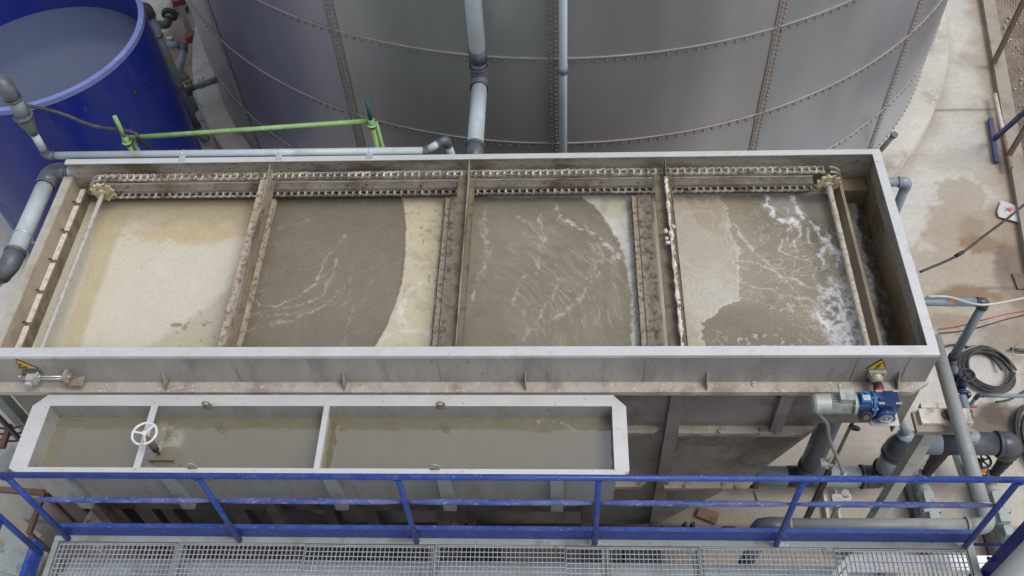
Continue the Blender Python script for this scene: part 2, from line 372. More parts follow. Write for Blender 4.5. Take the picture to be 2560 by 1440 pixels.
# ================================================================== GROUND
def ground_col(X, Y):
    A = np.tile(np.array(C(198,195,187)[:3]), (len(X), 1))
    n = fbm(X, Y, .9, 3); n2 = fbm(X, Y, 4, 9); n3 = fbm(X, Y, 16, 13)
    A *= (1+(n-.5)*.30+(n2-.5)*.16+(n3-.5)*.12)[:, None]
    A = mixc(A, C(208,206,200), sst(.55, .75, fbm(X, Y, .7, 41))*.6)
    A = mixc(A, C(172,162,146), sst(.58, .72, fbm(X, Y, 1.3, 57))*.35)
    # wet / rusty patches beside the tank
    wet = np.zeros(X.shape)
    for (px, py, rx, ry, a) in ((2440,600,.62,.75,.9),(2400,690,.75,.5,.8),(2350,760,.7,.45,.7),(2450,740,.7,.5,.7),(2510,640,.32,.9,.8),(2470,840,.6,.25,.55),(2400,490,.35,.35,.8),(2520,760,.35,.6,.8)):
        c = xy([(px, py)], 0)[0]; wet = np.maximum(wet, blob(X, Y, c, rx, ry, 71, .45, .07)*a)
    A = mixc(A, C(164,147,124), wet*.8)
    for (px, py, rx, ry, a, cc) in ((2455,610,.3,.16,.8,(136,112,84)),(2430,570,.18,.2,.5,(140,118,90)),(2420,740,.4,.15,.8,(132,106,78)),(2370,800,.35,.12,.6,(150,128,100)),(2540,650,.25,.35,.7,(96,84,72)),(2545,720,.25,.5,.7,(116,98,82)),(2480,1060,.28,.3,.9,(104,92,80)),(2500,1035,.2,.15,.8,(96,84,74)),(2520,850,.3,.3,.6,(140,126,108)),(2490,1390,.5,.2,.9,(128,98,72)),(440,40,.5,.5,.6,(178,172,134)),(440,130,.5,.6,.7,(150,124,104)),(460,60,.3,.8,.7,(120,98,86))):
        c = xy([(px, py)], 0)[0]; A = mixc(A, C(*cc), blob(X, Y, c, rx, ry, int(px), .5, .25)*a)
    A = mixc(A, C(170,160,145), blob(X, Y, (2.6, 3.9), 2.6, 1.9, 55, .25, .35)*.8)
    A = mixc(A, C(150,138,120), blob(X, Y, (1.6, 3.6), 1.6, 1.0, 59, .4, .5)*.5)
    # damp edge stains along the kerb
    kx = 6.02+(Y-8.11)*.166
    A = mixc(A, C(160,142,120), (1-sst(.0, .5, kx-X+(fbm(X, Y, 1.5, 88)-.5)*1.1))*.75)
    # darker ground round the plinth of the big tank
    rr = np.hypot(X-.04, Y-13.53)
    A = mixc(A, C(150,142,128), (1-sst(6.1, 6.35, rr+(fbm(X, Y, 2, 31)-.5)*.2))*.6)
    # fine cracks
    A = mixc(A, C(120,108,94), ridge(X, Y, .55, 200, 3, 60)*.6)
    # sawn slab joints
    for yy in (10.92, 7.6, 4.35): A = mixc(A, C(120,112,100), (np.abs(Y-yy+(fbm(X, Y, .5, 5)-.5)*.02) < .02)*.8)
    # shade under the tank, painted into the floor colour
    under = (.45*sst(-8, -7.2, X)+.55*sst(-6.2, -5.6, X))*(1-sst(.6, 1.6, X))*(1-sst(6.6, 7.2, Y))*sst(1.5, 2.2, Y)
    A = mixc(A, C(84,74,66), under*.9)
    return A
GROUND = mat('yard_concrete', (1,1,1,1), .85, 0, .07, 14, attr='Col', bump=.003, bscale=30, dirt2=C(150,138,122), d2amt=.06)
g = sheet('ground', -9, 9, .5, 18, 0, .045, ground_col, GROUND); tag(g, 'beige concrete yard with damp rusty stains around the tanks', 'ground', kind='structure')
GROUND2 = mat('far_concrete', C(176,170,158), .9, 0, .1, .5)
tag(obj('ground', MB().add([(-300,-300,-.02),(300,-300,-.02),(300,300,-.02),(-300,300,-.02)], [(0,1,2,3)]), GROUND2), 'outer concrete yard reaching away from the tanks', 'ground', kind='structure')
# kerb and gravel bank on the right
def kx(Y, off=0): return 6.02+(Y-8.11)*.166+off
kb = MB(); y0, y1 = 3.0, 17
kb.add([(kx(y0),y0,0.005),(kx(y0,.19),y0,0.005),(kx(y1,.19),y1,.005),(kx(y1),y1,.005),(kx(y0),y0,.1),(kx(y0,.19),y0,.1),(kx(y1,.19),y1,.1),(kx(y1),y1,.1)],
       [(0,3,2,1),(4,5,6,7),(0,1,5,4),(1,2,6,5),(2,3,7,6),(3,0,4,7)])
tag(obj('kerb', kb, KERBM), 'long weathered concrete kerb dividing the yard from the gravel', 'kerb')
def gravel_col(X, Y):
    n = fbm(X, Y, 1.2, 3); n2 = fbm(X, Y, 12, 19); g_ = fbm(X, Y, 45, 7, 3)
    A = np.tile(np.array(C(128,116,104)[:3]), (len(X), 1)); A *= (1+(n-.5)*.5+(n2-.5)*.4+(g_-.5)*.9)[:, None]
    A = mixc(A, C(160,144,124), sst(.55, .7, n)*.6)
    gr = np.abs(((X-(Y-8.11)*.166)/.055) % 1-.5)
    m_ = sst(.55, .4, fbm(X, Y, .8, 77))
    A = mixc(A, C(66,60,54), (gr < .16)*.7*m_)
    return A, .04+.03*n+.008*g_-.012*(gr < .16)*m_
gv = mat('gravel', (1,1,1,1), .95, 0, .1, 60, attr='Col', bump=.01, bscale=70)
o = sheet('gravel', 5.4, 9.5, 5.5, 16, .01, .022, lambda X, Y: gravel_col(X, Y), gv)
# skew the sheet so that its left edge follows the kerb
co = np.empty(len(o.data.vertices)*3); o.data.vertices.foreach_get('co', co); co = co.reshape(-1, 3)
wy = co[:, 1]+10.75; left = 6.02+(wy-8.11)*.166+.17; wx = co[:, 0]+7.45; fr = (wx-5.4)/4.1; co[:, 0] = left+fr*3.2-7.45
o.data.vertices.foreach_set('co', co.ravel()); o.data.update()
tag(o, 'strip of grey brown ribbed gravel beyond the kerb', 'gravel', kind='stuff')
st = MB()
for i in range(520):
    Y = random.uniform(6.2, 14.5); X = kx(Y, .25)+random.random()**1.3*1.6; r = random.choice((.008, .012, .02))*random.uniform(.7, 1.3)
    st.ball((X, Y, .085+r*.2), r, random.uniform(.8, 1.5), random.uniform(.7, 1.2), .6, 6)
tag(obj('pebbles', st, mat('pebble', C(190,182,172), .9, 0, .2, 40)), 'scattered pale pebbles lying on the gravel strip', 'pebbles', kind='stuff')

# ================================================================== BIG RIVETED TANK
TC = Vector((.04, 13.53, 0)); TR = 5.742
big = thing('riveted_tank', TC, 'huge round grey steel tank of bolted plates behind the scraper tank', 'tank')
SEAM_A = [R_(-90+(-1.7+24.0*k)) for k in range(-5, 6)]       # angles of the vertical seams
SEAM_Z = [.08, 1.26, 2.44, 3.62, 4.80, 5.98]
def tp(a, r, z): return (TC.x+r*math.cos(a), TC.y+r*math.sin(a), z)
sh = MB(); cols = []
angs = [R_(-90-1.7+24.0*k) for k in range(15)]
tones = [(104,102,108),(90,92,112),(106,112,110),(118,114,108),(112,110,108),(112,118,132),(120,120,124)]
rr_ = random.Random(5)
for k in range(15):
    for j in range(len(SEAM_Z)-1):
        z0, z1 = SEAM_Z[j], SEAM_Z[j+1]; vs = []; n = 40; h = 8
        f_ = rr_.uniform(.95, 1.05); kk = ((k+7) % 15)-7
        base = {0:(150,148,145), -1:(148,149,144), -2:(140,140,146), -3:(144,141,140), 1:(148,150,152), 2:(150,151,155)}.get(kk, (146,144,142))
        aa_, zz_ = [], []
        for q in range(n+1):
            for e in range(h+1):
                a = angs[k]+R_(24.0)*q/n; z = z0+(z1-z0)*e/h; vs.append(tp(a, TR, z)); aa_.append(a); zz_.append(z)
        aa_ = np.array(aa_)*TR; zz_ = np.array(zz_)
        g1 = fbm(aa_+50, zz_*.8+9, .45, 3, 3)-.5; g2 = fbm(aa_+50, zz_+9, .5, 13, 3)-.5; g3 = fbm(aa_*1.5+50, zz_*.4+9, 1.2, 23, 3)-.5
        b_ = np.array(C(*[b*1.14 for b in base])[:3])[None]*(f_*(1+g1*.5+g3*.25))[:, None]*np.stack([1-g2*.05, 1+g2*.12, 1-g2*.05], 1)*(1+(fbm(aa_*6+90, zz_*.25+9, 1.5, 33, 4)-.5)*.09)[:, None]*np.array([[1.03, 1.055, 1.10]])
        fs = [(q*(h+1)+e, (q+1)*(h+1)+e, (q+1)*(h+1)+e+1, q*(h+1)+e+1) for q in range(n) for e in range(h)]
        sh.add(vs, fs, True); cols += [tuple(c)+(1.,) for c in b_]
TANKS = mat('tank_plate', (1,1,1,1), .32, .5, .05, .7, attr='Col', stretch=(1,1,.5), bump=.002, bscale=1.6)
so_ = obj('shell', sh, TANKS, big)
a = so_.data.color_attributes.new('Col', 'FLOAT_COLOR', 'POINT'); a.data.foreach_set('color', np.array(cols).ravel())
SEAMM = mat('seam_strip', C(172,167,162), .5, .4, .1, 4); BOLTM = mat('bolt_head', C(150,142,134), .5, .5, .15, 8)
lid = MB(); n = 90
lid.add([tp(2*PI*q/n, TR-.003, 5.975) for q in range(n)]+[(TC.x, TC.y, 6.5)], [(q, (q+1) % n, n) for q in range(n)], True); obj('roof', lid, TANKS, big)
l_ = big.children[-1].data; a = l_.color_attributes.new('Col', 'FLOAT_COLOR', 'POINT'); a.data.foreach_set('color', np.tile(np.array(C(140,140,140)), len(l_.vertices)))
def bolt(mb, a, z, r=.0135):
    p0 = Vector(tp(a, TR-.002, z)); p1 = Vector(tp(a, TR+.02, z)); mb.tube([p0, p1], [r, r*.8], 6)
for k, a_ in enumerate(SEAM_A):
    if abs(a_+PI/2) > R_(100): continue
    mb = MB(); w_ = .115/TR
    vs = []
    for q in range(4):
        a = a_+w_*q/3
        for z in (.28, 5.98): vs.append(tp(a, TR+.006, z))
    mb.add(vs, [(2*q, 2*q+2, 2*q+3, 2*q+1) for q in range(3)], True, 0)
    mb.beam(tp(a_, TR+.006, .28), tp(a_, TR+.006, 5.98), .012, .012, mi=1)
    z = .33; i = 0
    while z < 4.9:
        for q, off in enumerate((.035, .085)):
            p = (a_+off/TR, z+(.028 if q else 0)); o_ = len(mb.f); bolt(mb, *p); mb.mi[o_:] = [2]*(len(mb.f)-o_)
        z += .058
    obj('vertical_seam', mb, [TANKS2:=mat('seam_plate', C(164,161,158), .42, .42, .06, 3), SEAMM, BOLTM], big)
for z in SEAM_Z[1:5]:
    mb = MB(); n = 160; vs = []
    aa = [R_(-190)+R_(200)*q/n for q in range(n+1)]
    for a in aa: vs += [tp(a, TR+.003, z-.008), tp(a, TR+.016, z-.006), tp(a, TR+.016, z+.006), tp(a, TR+.003, z+.008)]
    fs = []
    for q in range(n):
        for e in range(3): fs.append((4*q+e, 4*q+4+e, 4*q+5+e, 4*q+1+e))
    mb.add(vs, fs, False, 0)
    step = R_(24)/23
    q = R_(-190)
    while q < R_(10):
        o_ = len(mb.f); bolt(mb, q, z-.05, .013); mb.mi[o_:] = [1]*(len(mb.f)-o_); q += step
    obj('horizontal_seam', mb, [SEAMM, BOLTM], big)
mb = MB(); q = R_(-190)
while q < R_(10): bolt(mb, q, .34, .012); q += R_(24)/23
obj('base_bolts', mb, BOLTM, big)
# concrete ring the tank stands on
mb = MB(); n = 120; vs = []
for q in range(n):
    a = 2*PI*q/n
    for (r, z) in ((6.115, 0), (6.105, .265), (6.08, .285), (TR-.05, .29)): vs.append((TC.x+r*math.cos(a), TC.y+r*math.sin(a), z))
fs = []
for q in range(n):
    j = (q+1) % n
    for e in range(3): fs.append((4*q+e, 4*j+e, 4*j+e+1, 4*q+e+1))
mb.add(vs, fs, True)
tag(obj('concrete_plinth', mb, mat('plinth_concrete', C(190,186,176), .85, 0, .08, 1.1, C(158,146,130), .32, .9, .003, 30, dirt2=C(214,212,206), d2amt=.14)), 'pale round concrete ring under the huge bolted tank', 'plinth')

# ================================================================== BLUE TANK
BC = Vector((-6.36, 9.19, 0)); BR = 1.372
bt = thing('blue_tank', BC, 'open round dark blue plastic tank nearly full of grey liquid', 'tank')
mb = MB(); mb.lathe([(0.01, BR), (2.985, BR), (2.985, BR-.05), (.05, BR-.05)], BC, (0,0,1), 96); bsh = obj('shell', mb, TANKB, bt)
mb = MB(); mb.tube([BC+Vector((0,0,2.94)), BC+Vector((0,0,3.0))], BR+.012, 96, cap=False); mb.tube([BC+Vector((0,0,2.94)), BC+Vector((0,0,3.0))], BR-.055, 96, cap=False)
n = 96; vs = []
for q in range(n):
    a = 2*PI*q/n
    for r in (BR+.012, BR-.055): vs.append((BC.x+r*math.cos(a), BC.y+r*math.sin(a), 3.0))
mb.add(vs, [(2*q, 2*q+1, 2*((q+1) % n)+1, 2*((q+1) % n)) for q in range(n)])
obj('rim', mb, TANKRIM, bt)
for pp in ((359,200),(337,230)):
    r_ = at(pp[0], pp[1], z=0)-Vector(CC.tolist()); c_ = Vector((0, 0, CAM_H)); A2 = r_.x**2+r_.y**2; B2 = 2*(r_.x*(c_.x-BC.x)+r_.y*(c_.y-BC.y)); C2 = (c_.x-BC.x)**2+(c_.y-BC.y)**2-BR**2
    h = c_+r_*((-B2-math.sqrt(B2*B2-4*A2*C2))/(2*A2)); d = Vector((h.x-BC.x, h.y-BC.y, 0)).normalized()
    obj('plug', MB().cyl(h-d*.005, h+d*.02, .03 if pp[0] < 350 else .018, 12), BLACK, bsh)
arc = []
for k in range(15):
    t = k/14; a = R_(-72+40*t); z = 1.0+1.15*t**1.6; arc.append((BC.x+(BR+.001)*math.cos(a), BC.y+(BR+.001)*math.sin(a), z))
obj('weld_bead', MB().tube(arc, .005, 6), mat('weld_blue', C(60,66,140), .5, 0, .1, 8), bsh)
wt = MB(); n = 96
wt.add([(BC.x+(BR-.052)*math.cos(2*PI*q/n), BC.y+(BR-.052)*math.sin(2*PI*q/n), 2.42) for q in range(n)], [tuple(range(n))])
LIQ = mat('grey_blue_liquid', C(84,92,116), .18, 0, .05, 20, bump=.001, bscale=25)
tag(obj('water', wt, LIQ), 'flat grey blue liquid inside the round blue tank', 'water', kind='structure')

# ================================================================== SCRAPER (FLOTATION) TANK
X0, X1, YF, YB, ZR = -4.60, 2.83, 4.045, 6.225, 3.80
dt = thing('flotation_tank', (-.9, 5.1, 0), 'long rectangular stainless steel scraper tank full of brown scum', 'tank')
T = .012
# front / back / right upper walls
mb = MB()
mb.box(X0, X1, YF+.0, YF+T, 3.42, ZR-.004); obj('front_wall', mb, STEEL, dt)
mb = MB(); mb.box(X0, X1, YB-T, YB, .7, ZR-.004); obj('back_wall', mb, STEELDIRT, dt)
mb = MB(); mb.box(X1-T-.03, X1-.03, YF+T, YB-T, 2.6, ZR-.004); obj('end_wall', mb, STEELDIRT, dt)
mb = MB(); mb.box(X1-T-.036, X1-T-.03, YF+.02, YB-.02, 2.7, 3.56); obj('wet_lining', mb, STEELWET, dt)
mb = MB(); mb.box(2.50, X1-.05, YB-T-.006, YB-T, 2.7, 3.5); obj('wet_lining', mb, STEELWET, dt)
# rims
mb = MB(); mb.box(X0-.1, X1, YF-.003, YF+.082, ZR-.004, ZR+.004); mb.box(X0-.1, X1, YF-.003, YF+.005, ZR-.03, ZR-.004); obj('front_rim', mb, STEELTOP, dt)
mb = MB(); mb.box(X0+.02, X1, YB-.055, YB+.006, ZR-.003, ZR+.005); obj('back_rim', mb, STEELTOP, dt)
mb = MB(); mb.box(X1-.075, X1+.002, YF+.0825, YB-.0555, ZR-.004, ZR+.004); mb.box(X1-.005, X1+.002, YF+.08, YB, ZR-.05, ZR-.004); obj('end_rim', mb, STEELTOP, dt)
# seams on the front wall
for px in (158, 590, 1098, 1612, 2135, 2262):
    p = at(px, 925, Y=YF); obj('weld_seam', MB().beam((p.x, YF-.001, 3.44), (p.x, YF-.001, 3.775), .005, .006), STEELDIRT, dt)
# ledge with folded lip
mb = MB(); zl = 3.42; yl = 3.952
mb.prism([(X0-.3, YF), (X0-.3, yl), (X1-.12, yl), (X1+.03, YF-.0), (X1+.03, YF+.12), (X1, YF+.12), (X1, YF)], 2, zl-.006, zl)
mb.box(X0-.3, X1-.12, yl, yl+.006, zl-.05, zl-.006); mb.beam((X1-.12, yl+.002, zl-.028), (X1+.03, YF, zl-.028), .006, .044)
obj('ledge', mb, mat('ledge_steel', C(190,180,168), .5, .25, .08, 4, C(158,146,132), .42, 3, .001, 60, dirt2=C(222,216,208), d2amt=.22), dt)
# gussets
for gx in (-4.62, -3.19, -1.735, -.285, 1.135, 2.6):
    mb = MB(); mb.prism([(YF, zl), (yl+.012, zl), (yl+.012, zl+.015), (YF, zl+.16)], 0, gx-.004, gx+.004); obj('gusset', mb, STEELDIRT, dt)
mb = MB(); p = at(1886, 961, z=zl); mb.cyl(p, p+Vector((0,0,.012)), .026, 16); mb.cyl(p, p+Vector((0,0,.02)), .012, 10); obj('lug', mb, BRIGHT, dt)
# front body and hoppers
mb = MB()
mb.prism([(X0, 3.414), (X1, 3.414), (X1, 2.77), (2.15, 2.77), (2.15, 2.655), (1.72, 1.70), (1.64, 1.70), (1.64, 1.62), (.95, .70), (-2.2, .70), (-4.2, 2.2), (X0, 2.2)], 1, YF+.004, YF+.016)
obj('front_panel', mb, BODY, dt)
mb = MB()
def slab(a, b): mb.add([(a[0], YF+.016, a[1]), (b[0], YF+.016, b[1]), (b[0], YB-T, b[1]), (a[0], YB-T, a[1])], [(0,1,2,3)])
for a, b in (((X1,2.77),(2.15,2.77)), ((2.15,2.77),(1.72,1.70)), ((1.72,1.70),(.95,.70)), ((.95,.70),(-2.2,.70)), ((-2.2,.70),(-4.2,2.2)), ((-4.2,2.2),(X0,2.2))): slab(a, b)
mb.box(X1-.012, X1, YF+.016, YB-T, 2.77, 3.40)
obj('hopper_floor', mb, BODY, dt)
# stiffeners
def hstiff(xa, xb, z, d=.07, cut=.1):
    mb = MB(); mb.prism([(xa, YF+.003), (xa, YF-d), (xb-cut, YF-d), (xb, YF+.003)], 2, z-.006, z); mb.box(xa, xb-cut, YF-d, YF-d+.006, z-.055, z-.006); obj('horizontal_stiffener', mb, STEELDIRT, dt)
hstiff(-4.5, .87, 2.72); hstiff(.98, 2.14, 2.72); hstiff(-3.4, .83, 1.72, .08); hstiff(.94, 1.8, 1.72, .09)
def vstiff(x, z0, z1, w=.11, d=.06, m_=BODY):
    mb = MB(); mb.box(x-w/2, x+w/2, YF-d, YF+.003, z0, z1); obj('vertical_stiffener', mb, m_, dt)
vstiff(.925, .75, 3.37); vstiff(1.79, 2.64, 3.37, .10); 
for x_ in (-3.9, -2.9, -1.9, -.9, .1): vstiff(x_, 1.0, 3.37)
# left end: low flange, wall, clamps and the crusted beach bar
mb = MB(); mb.box(-4.68, -4.60, YF+.083, YB-.02, 3.596, 3.604); mb.box(-4.60, -4.594, YF+.083, YB-.02, 3.58, 3.604); obj('end_rim', mb, mat('left_flange', C(176,170,154), .7, 0, .08, 5, C(154,146,128), .4, 3, .002, 40), dt, 'beige crusted low flange at the left end')
mb = MB(); mb.box(-4.606, -4.5995, YF+T, YB-T, 2.2, 3.59); obj('end_wall', mb, mat('left_end_wall', C(172,160,140), .6, 0, .08, 4, C(150,136,114), .4, 3), dt)
mb = MB(); mb.box(-4.599, -4.5425, YF+T, YB-T, 3.38, 3.415); obj('overflow_bar', mb, FLIGHT, dt)
mb = MB(); mb.box(-4.542, -4.535, YF+T, YB-T, 3.1, 3.413); obj('weir_plate', mb, FLIGHT, dt)
cy = [at(px, py, z=3.415).y for px, py in ((190,455),(182,512),(152,582),(122,655),(90,732),(55,812),(25,895))]
rg = random.Random(9)
for i in range(6):
    mb = MB(); y0_, y1_ = cy[i+1]+.02, cy[i]-.02; n_ = int((y0_-y1_)/-.004)
    mb.box(-4.594, -4.547, y0_, y1_, 3.4155, 3.427)
    for k in range(24): mb.ball((-4.57+rg.uniform(-.016, .016), rg.uniform(y0_+.01, y1_), 3.424), rg.uniform(.006, .011), 1, 1.6, .8, 6)
    obj('foam_crust', mb, FOAMED, dt)
for y in cy[1:6]:
    obj('clamp', MB().tube([(-4.599, y, 3.46), (-4.575, y, 3.46), (-4.572, y, 3.45)], .006, 8), BLACK, dt)
# back wall guide rails
YC_ = YB-.115
mb = MB(); mb.box(X0+.12, 2.3, YB-.1, YB-T, 3.475, 3.487); mb.box(X0+.12, 2.3, YB-.1, YB-.094, 3.44, 3.475); obj('guide_rail', mb, STEELDIRT, dt)
mb = MB(); mb.box(X0+.12, 2.3, YB-.05, YB-T, 3.345, 3.353); mb.box(X0+.12, 2.3, YB-.055, YB-.05, 3.32, 3.353); obj('guide_rail', mb, mat('dark_wet_rail', C(112,102,88), .45, .1, .15, 6, C(84,74,60), .5, 5), dt)
mb = MB(); mb.box(X0+.3, 2.25, YC_-.055, YC_-.045, 3.632, 3.650); obj('guide_rail', mb, STEELDIRT, dt)
# right weir plate
mb = MB(); mb.box(2.512, 2.524, YF+T, YB-T, 2.9, 3.555); mb.box(2.50, 2.5118, YF+T+.002, YB-T-.002, 3.0, 3.5535); obj('weir_plate', mb, mat('weir_sludge', C(146,130,106), .55, 0, .12, 4, C(168,152,126), .25, 3, .003, 50), dt)
# dark recess box at the rear of the outlet chamber
mb = MB(); mb.box(2.53, 2.775, YB-.17, YB-T-.01, 3.2, 3.46); obj('outlet_box', mb, STEELWET, dt)

# tank legs
for i, (x, y) in enumerate(((-4.4, 4.2), (-4.4, 6.0), (2.3, 6.05), (-1.2, 4.35), (.4, 5.9))):
    mb = MB(); mb.box(x-.06, x+.06, y-.06, y+.06, .03, .9 if abs(x) < 2 else 2.76 if x > 0 else 2.2); mb.box(x-.12, x+.12, y-.12, y+.12, .004, .03); obj('leg', mb, GREYST, dt)

# ---- scum surface ---------------------------------------------------
ZW = 3.30
def BX(pts):
    q = sorted(((p[1], p[0]) for p in xy(pts, ZW))); ys = [a for a, b in q]; xs = [b for a, b in q]
    return lambda Y: np.interp(Y, ys, xs)
F1X, F2X, F3X = -2.735, -.93, .86
def scum(X, Y):
    n1 = fbm(X, Y, 1.6, 1); n2 = fbm(X, Y, 7, 2); n3 = fbm(X, Y, 26, 3); n4 = fbm(X, Y, 60, 4, 3)
    wob = (fbm(X, Y, 3, 5)-.5)*.16+(n3-.5)*.05
    A = np.tile(np.array(C(198,190,164)[:3]), (len(X), 1)); dz = np.zeros(X.shape)
    cream, tan_, brown, light = C(212,203,176), C(186,174,134), C(124,114,98), C(182,176,160)
    # --- cell 1
    c1 = X < F1X
    B = mixc(A*0, C(194,188,170), np.ones(X.shape))
    m_ = blob(X, Y, xy([(400,700)], ZW)[0], 1.05, .75, 11, .25, .25); B = mixc(B, C(208,201,182), m_)
    lft = BX([(262,500),(235,560),(232,620),(205,700),(165,840),(150,880)]); rgt = BX([(335,500),(322,540),(290,600),(262,690),(225,780),(205,860),(198,880)])
    band = sst(-.03, .03, X-lft(Y)+wob*.35)*(1-sst(-.03, .03, X-rgt(Y)-wob*.35))
    B = mixc(B, C(186,180,158), (1-sst(-.05, .05, X-lft(Y)+wob*.4))*.9)
    B = mixc(B, tan_, band*.75)
    top = blob(X, Y, xy([(520,545)], ZW)[0], .75, .3, 21, .35, .2); B = mixc(B, C(190,176,138), top*.75*(.5+n2))
    top = blob(X, Y, xy([(430,590)], ZW)[0], .75, .10, 27, .5, .3); B = mixc(B, C(196,172,126), top*.6*sst(.45, .62, n3))
    gpatch = blob(X, Y, xy([(370,540)], ZW)[0], .16, .22, 23, .5, .4); B = mixc(B, C(194,188,176), gpatch*.8*n2*1.4)
    edge = sst(5.75, 6.05, Y+(n2-.5)*.3); B = mixc(B, C(168,156,130), edge*.75)
    gb = BX([(655,500),(640,600),(608,640),(600,660),(560,725),(500,775),(440,815),(395,850),(340,885)])
    gr = sst(-.05, .09, X-gb(Y)+wob*.6); B = mixc(B, C(180,172,153), gr*.7)
    low = blob(X, Y, xy([(500,850)], ZW)[0], .35, .17, 29, .3, .2); B = mixc(B, C(188,180,156), low*.8)
    B = mixc(B, C(118,104,84), gr*sst(.70, .76, n3)*.7); B = mixc(B, C(122,108,90), blob(X, Y, xy([(440,812)], ZW)[0], .05, .02, 31, .5, .2)*.7); B = mixc(B, C(122,108,90), blob(X, Y, xy([(462,818)], ZW)[0], .025, .03, 33, .5, .2)*.6)
    B *= (1+(n2-.5)*.10+(n3-.5)*.10+(n4-.5)*.10)[:, None]
    A = np.where(c1[:, None], B, A)
    # --- cell 2
    c2 = (X >= F1X) & (X < F2X)
    B = mixc(A*0, C(127,120,105), np.ones(X.shape)); B *= (1+(n1-.5)*.18+(n2-.5)*.14+(n3-.5)*.12+(n4-.5)*.10)[:, None]
    sw = np.zeros(X.shape)
    for pts, wd, am in (([(615,735),(650,765),(690,768),(740,745),(790,710),(820,640),(860,590)], .008, 1), ([(605,790),(680,775),(760,760),(810,735),(830,690),(845,650)], .008, .8),
                        ([(600,830),(680,812),(760,790),(815,765),(860,720)], .010, .7), ([(600,800),(640,790),(700,790),(760,780)], .01, .6), ([(690,570),(740,560),(790,545)], .010, .5), ([(860,870),(865,820),(890,760)], .01, .4), ([(880,650),(876,700),(868,740)], .008, .4)):
        sw = np.maximum(sw, strokes(X, Y, xy(pts, ZW), wd, len(pts)+int(wd*1e4), .035)*am*sst(.30, .62, fbm(X, Y, 30, 61)))
    c0 = xy([(655,560)], ZW)[0]; wq = (fbm(X, Y, 2, 63)-.5)*.25; r0 = np.hypot(X-c0[0], Y-c0[1])+wq; t0 = np.arctan2(Y-c0[1], X-c0[0])
    th_ = lines(r0, t0+wq, 11, 1.4, 65, .007, 3, (.5, .62))*sst(.48, .62, fbm(X, Y, 1.6, 69))*sst(.30, .55, fbm(X, Y, 13, 73))
    B = mixc(B, C(178,171,156), np.clip(th_, 0, 1)*.4)
    B = mixc(B, C(190,184,168), sw*.62*(.5+n4))
    arc = BX([(1004,493),(1010,520),(1014,570),(1013,640),(1004,710),(985,770),(960,830),(928,880)])
    a_ = sst(-.012, .012, X-arc(Y)+(n3-.5)*.02)
    R2 = mixc(A*0, C(200,190,164), np.ones(X.shape))
    for px, py, rx, ry in ((1068,580,.13,.30),(1070,640,.1,.25),(1055,775,.16,.26),(1015,860,.22,.12)):
        c = xy([(px, py)], ZW)[0]; b0 = blob(X, Y, c, rx, ry, int(px), .3, .12); b1 = blob(X, Y, c, rx*1.22, ry*1.18, int(px), .3, .2)
        if py > 700: R2 = mixc(R2, C(222,216,204), b1*.8)
        R2 = mixc(R2, C(200,191,158), b0*.85)
    R2 = mixc(R2, C(172,162,142), sst(.58, .7, fbm(X, Y, 9, 67))*.45)
    R2 = mixc(R2, C(150,134,108), sst(.66, .74, fbm(X*1.0, Y, 24, 69))*.6*sst(4.9, 5.2, Y))
    R2 = mixc(R2, C(190,186,176), (1-sst(4.3, 4.75, Y))*sst(.45, .6, n2)*.6)
    R2 *= (1+(n3-.5)*.10)[:, None]
    B = mixc(B, R2[0]*0+np.array(C(96,84,68)[:3]), np.exp(-((X-arc(Y))/.012)**2)*.7)
    B = B*(1-a_[:, None])+R2*a_[:, None]; dz = np.where(c2, a_*.006, dz)
    A = np.where(c2[:, None], B, A)
    # --- cell 3
    c3 = (X >= F2X) & (X < F3X)
    B = mixc(A*0, C(134,127,110), np.ones(X.shape)); B *= (1+(n1-.5)*.22+(n2-.5)*.16+(n3-.5)*.12+(n4-.5)*.10)[:, None]
    ctr = xy([(1330,720)], ZW)[0]; dx, dy = X-ctr[0], Y-ctr[1]
    th = np.arctan2(dy, dx); rad = np.hypot(dx, dy)
    # flow lines: strongly stretched noise following sweeping curves
    c0 = xy([(1060,880)], ZW)[0]; wpx = (fbm(X, Y, 1.5, 307)-.5)*.22; rr0 = np.hypot(X-c0[0], Y-c0[1])+wpx; th0 = np.arctan2(Y-c0[1], X-c0[0])
    fl = ridge(rr0*3.4, th0*1.5+wpx, 1.7, 301, 4, 9); fl2 = ridge(rr0*3.4+.4*fbm(X, Y, 3, 9), th0*2.2, 3.1, 333, 3, 8)
    msk = sst(.44, .62, fbm(X, Y, 1.4, 305))
    th_ = lines(rr0, th0+wpx, 9, .8, 345, .013)*sst(.40, .6, fbm(X, Y, 1.4, 305))+lines(rr0, th0+wpx, 18, 1.8, 355, .022, 2, (.42, .58))*.5*sst(.45, .62, fbm(X, Y, 1.9, 365))
    th_ = th_*sst(.36, .56, fbm(rr0*3, th0, 9, 375, 4))*(.5+n4); dome = blob(X, Y, xy([(1400,680)], ZW)[0], .75, .85, 377, .3, .5)
    B = mixc(B, C(154,146,130), np.clip(fl*1.8, 0, 1)*msk*.35)
    B = mixc(B, C(152,145,128), sst(.5, .68, fbm(rr0*6, th0*1.2+wpx, 1.5, 379))*.45*dome)
    B = mixc(B, C(192,186,170), np.clip(th_, 0, 1)*.42*dome)
    sw = np.zeros(X.shape)
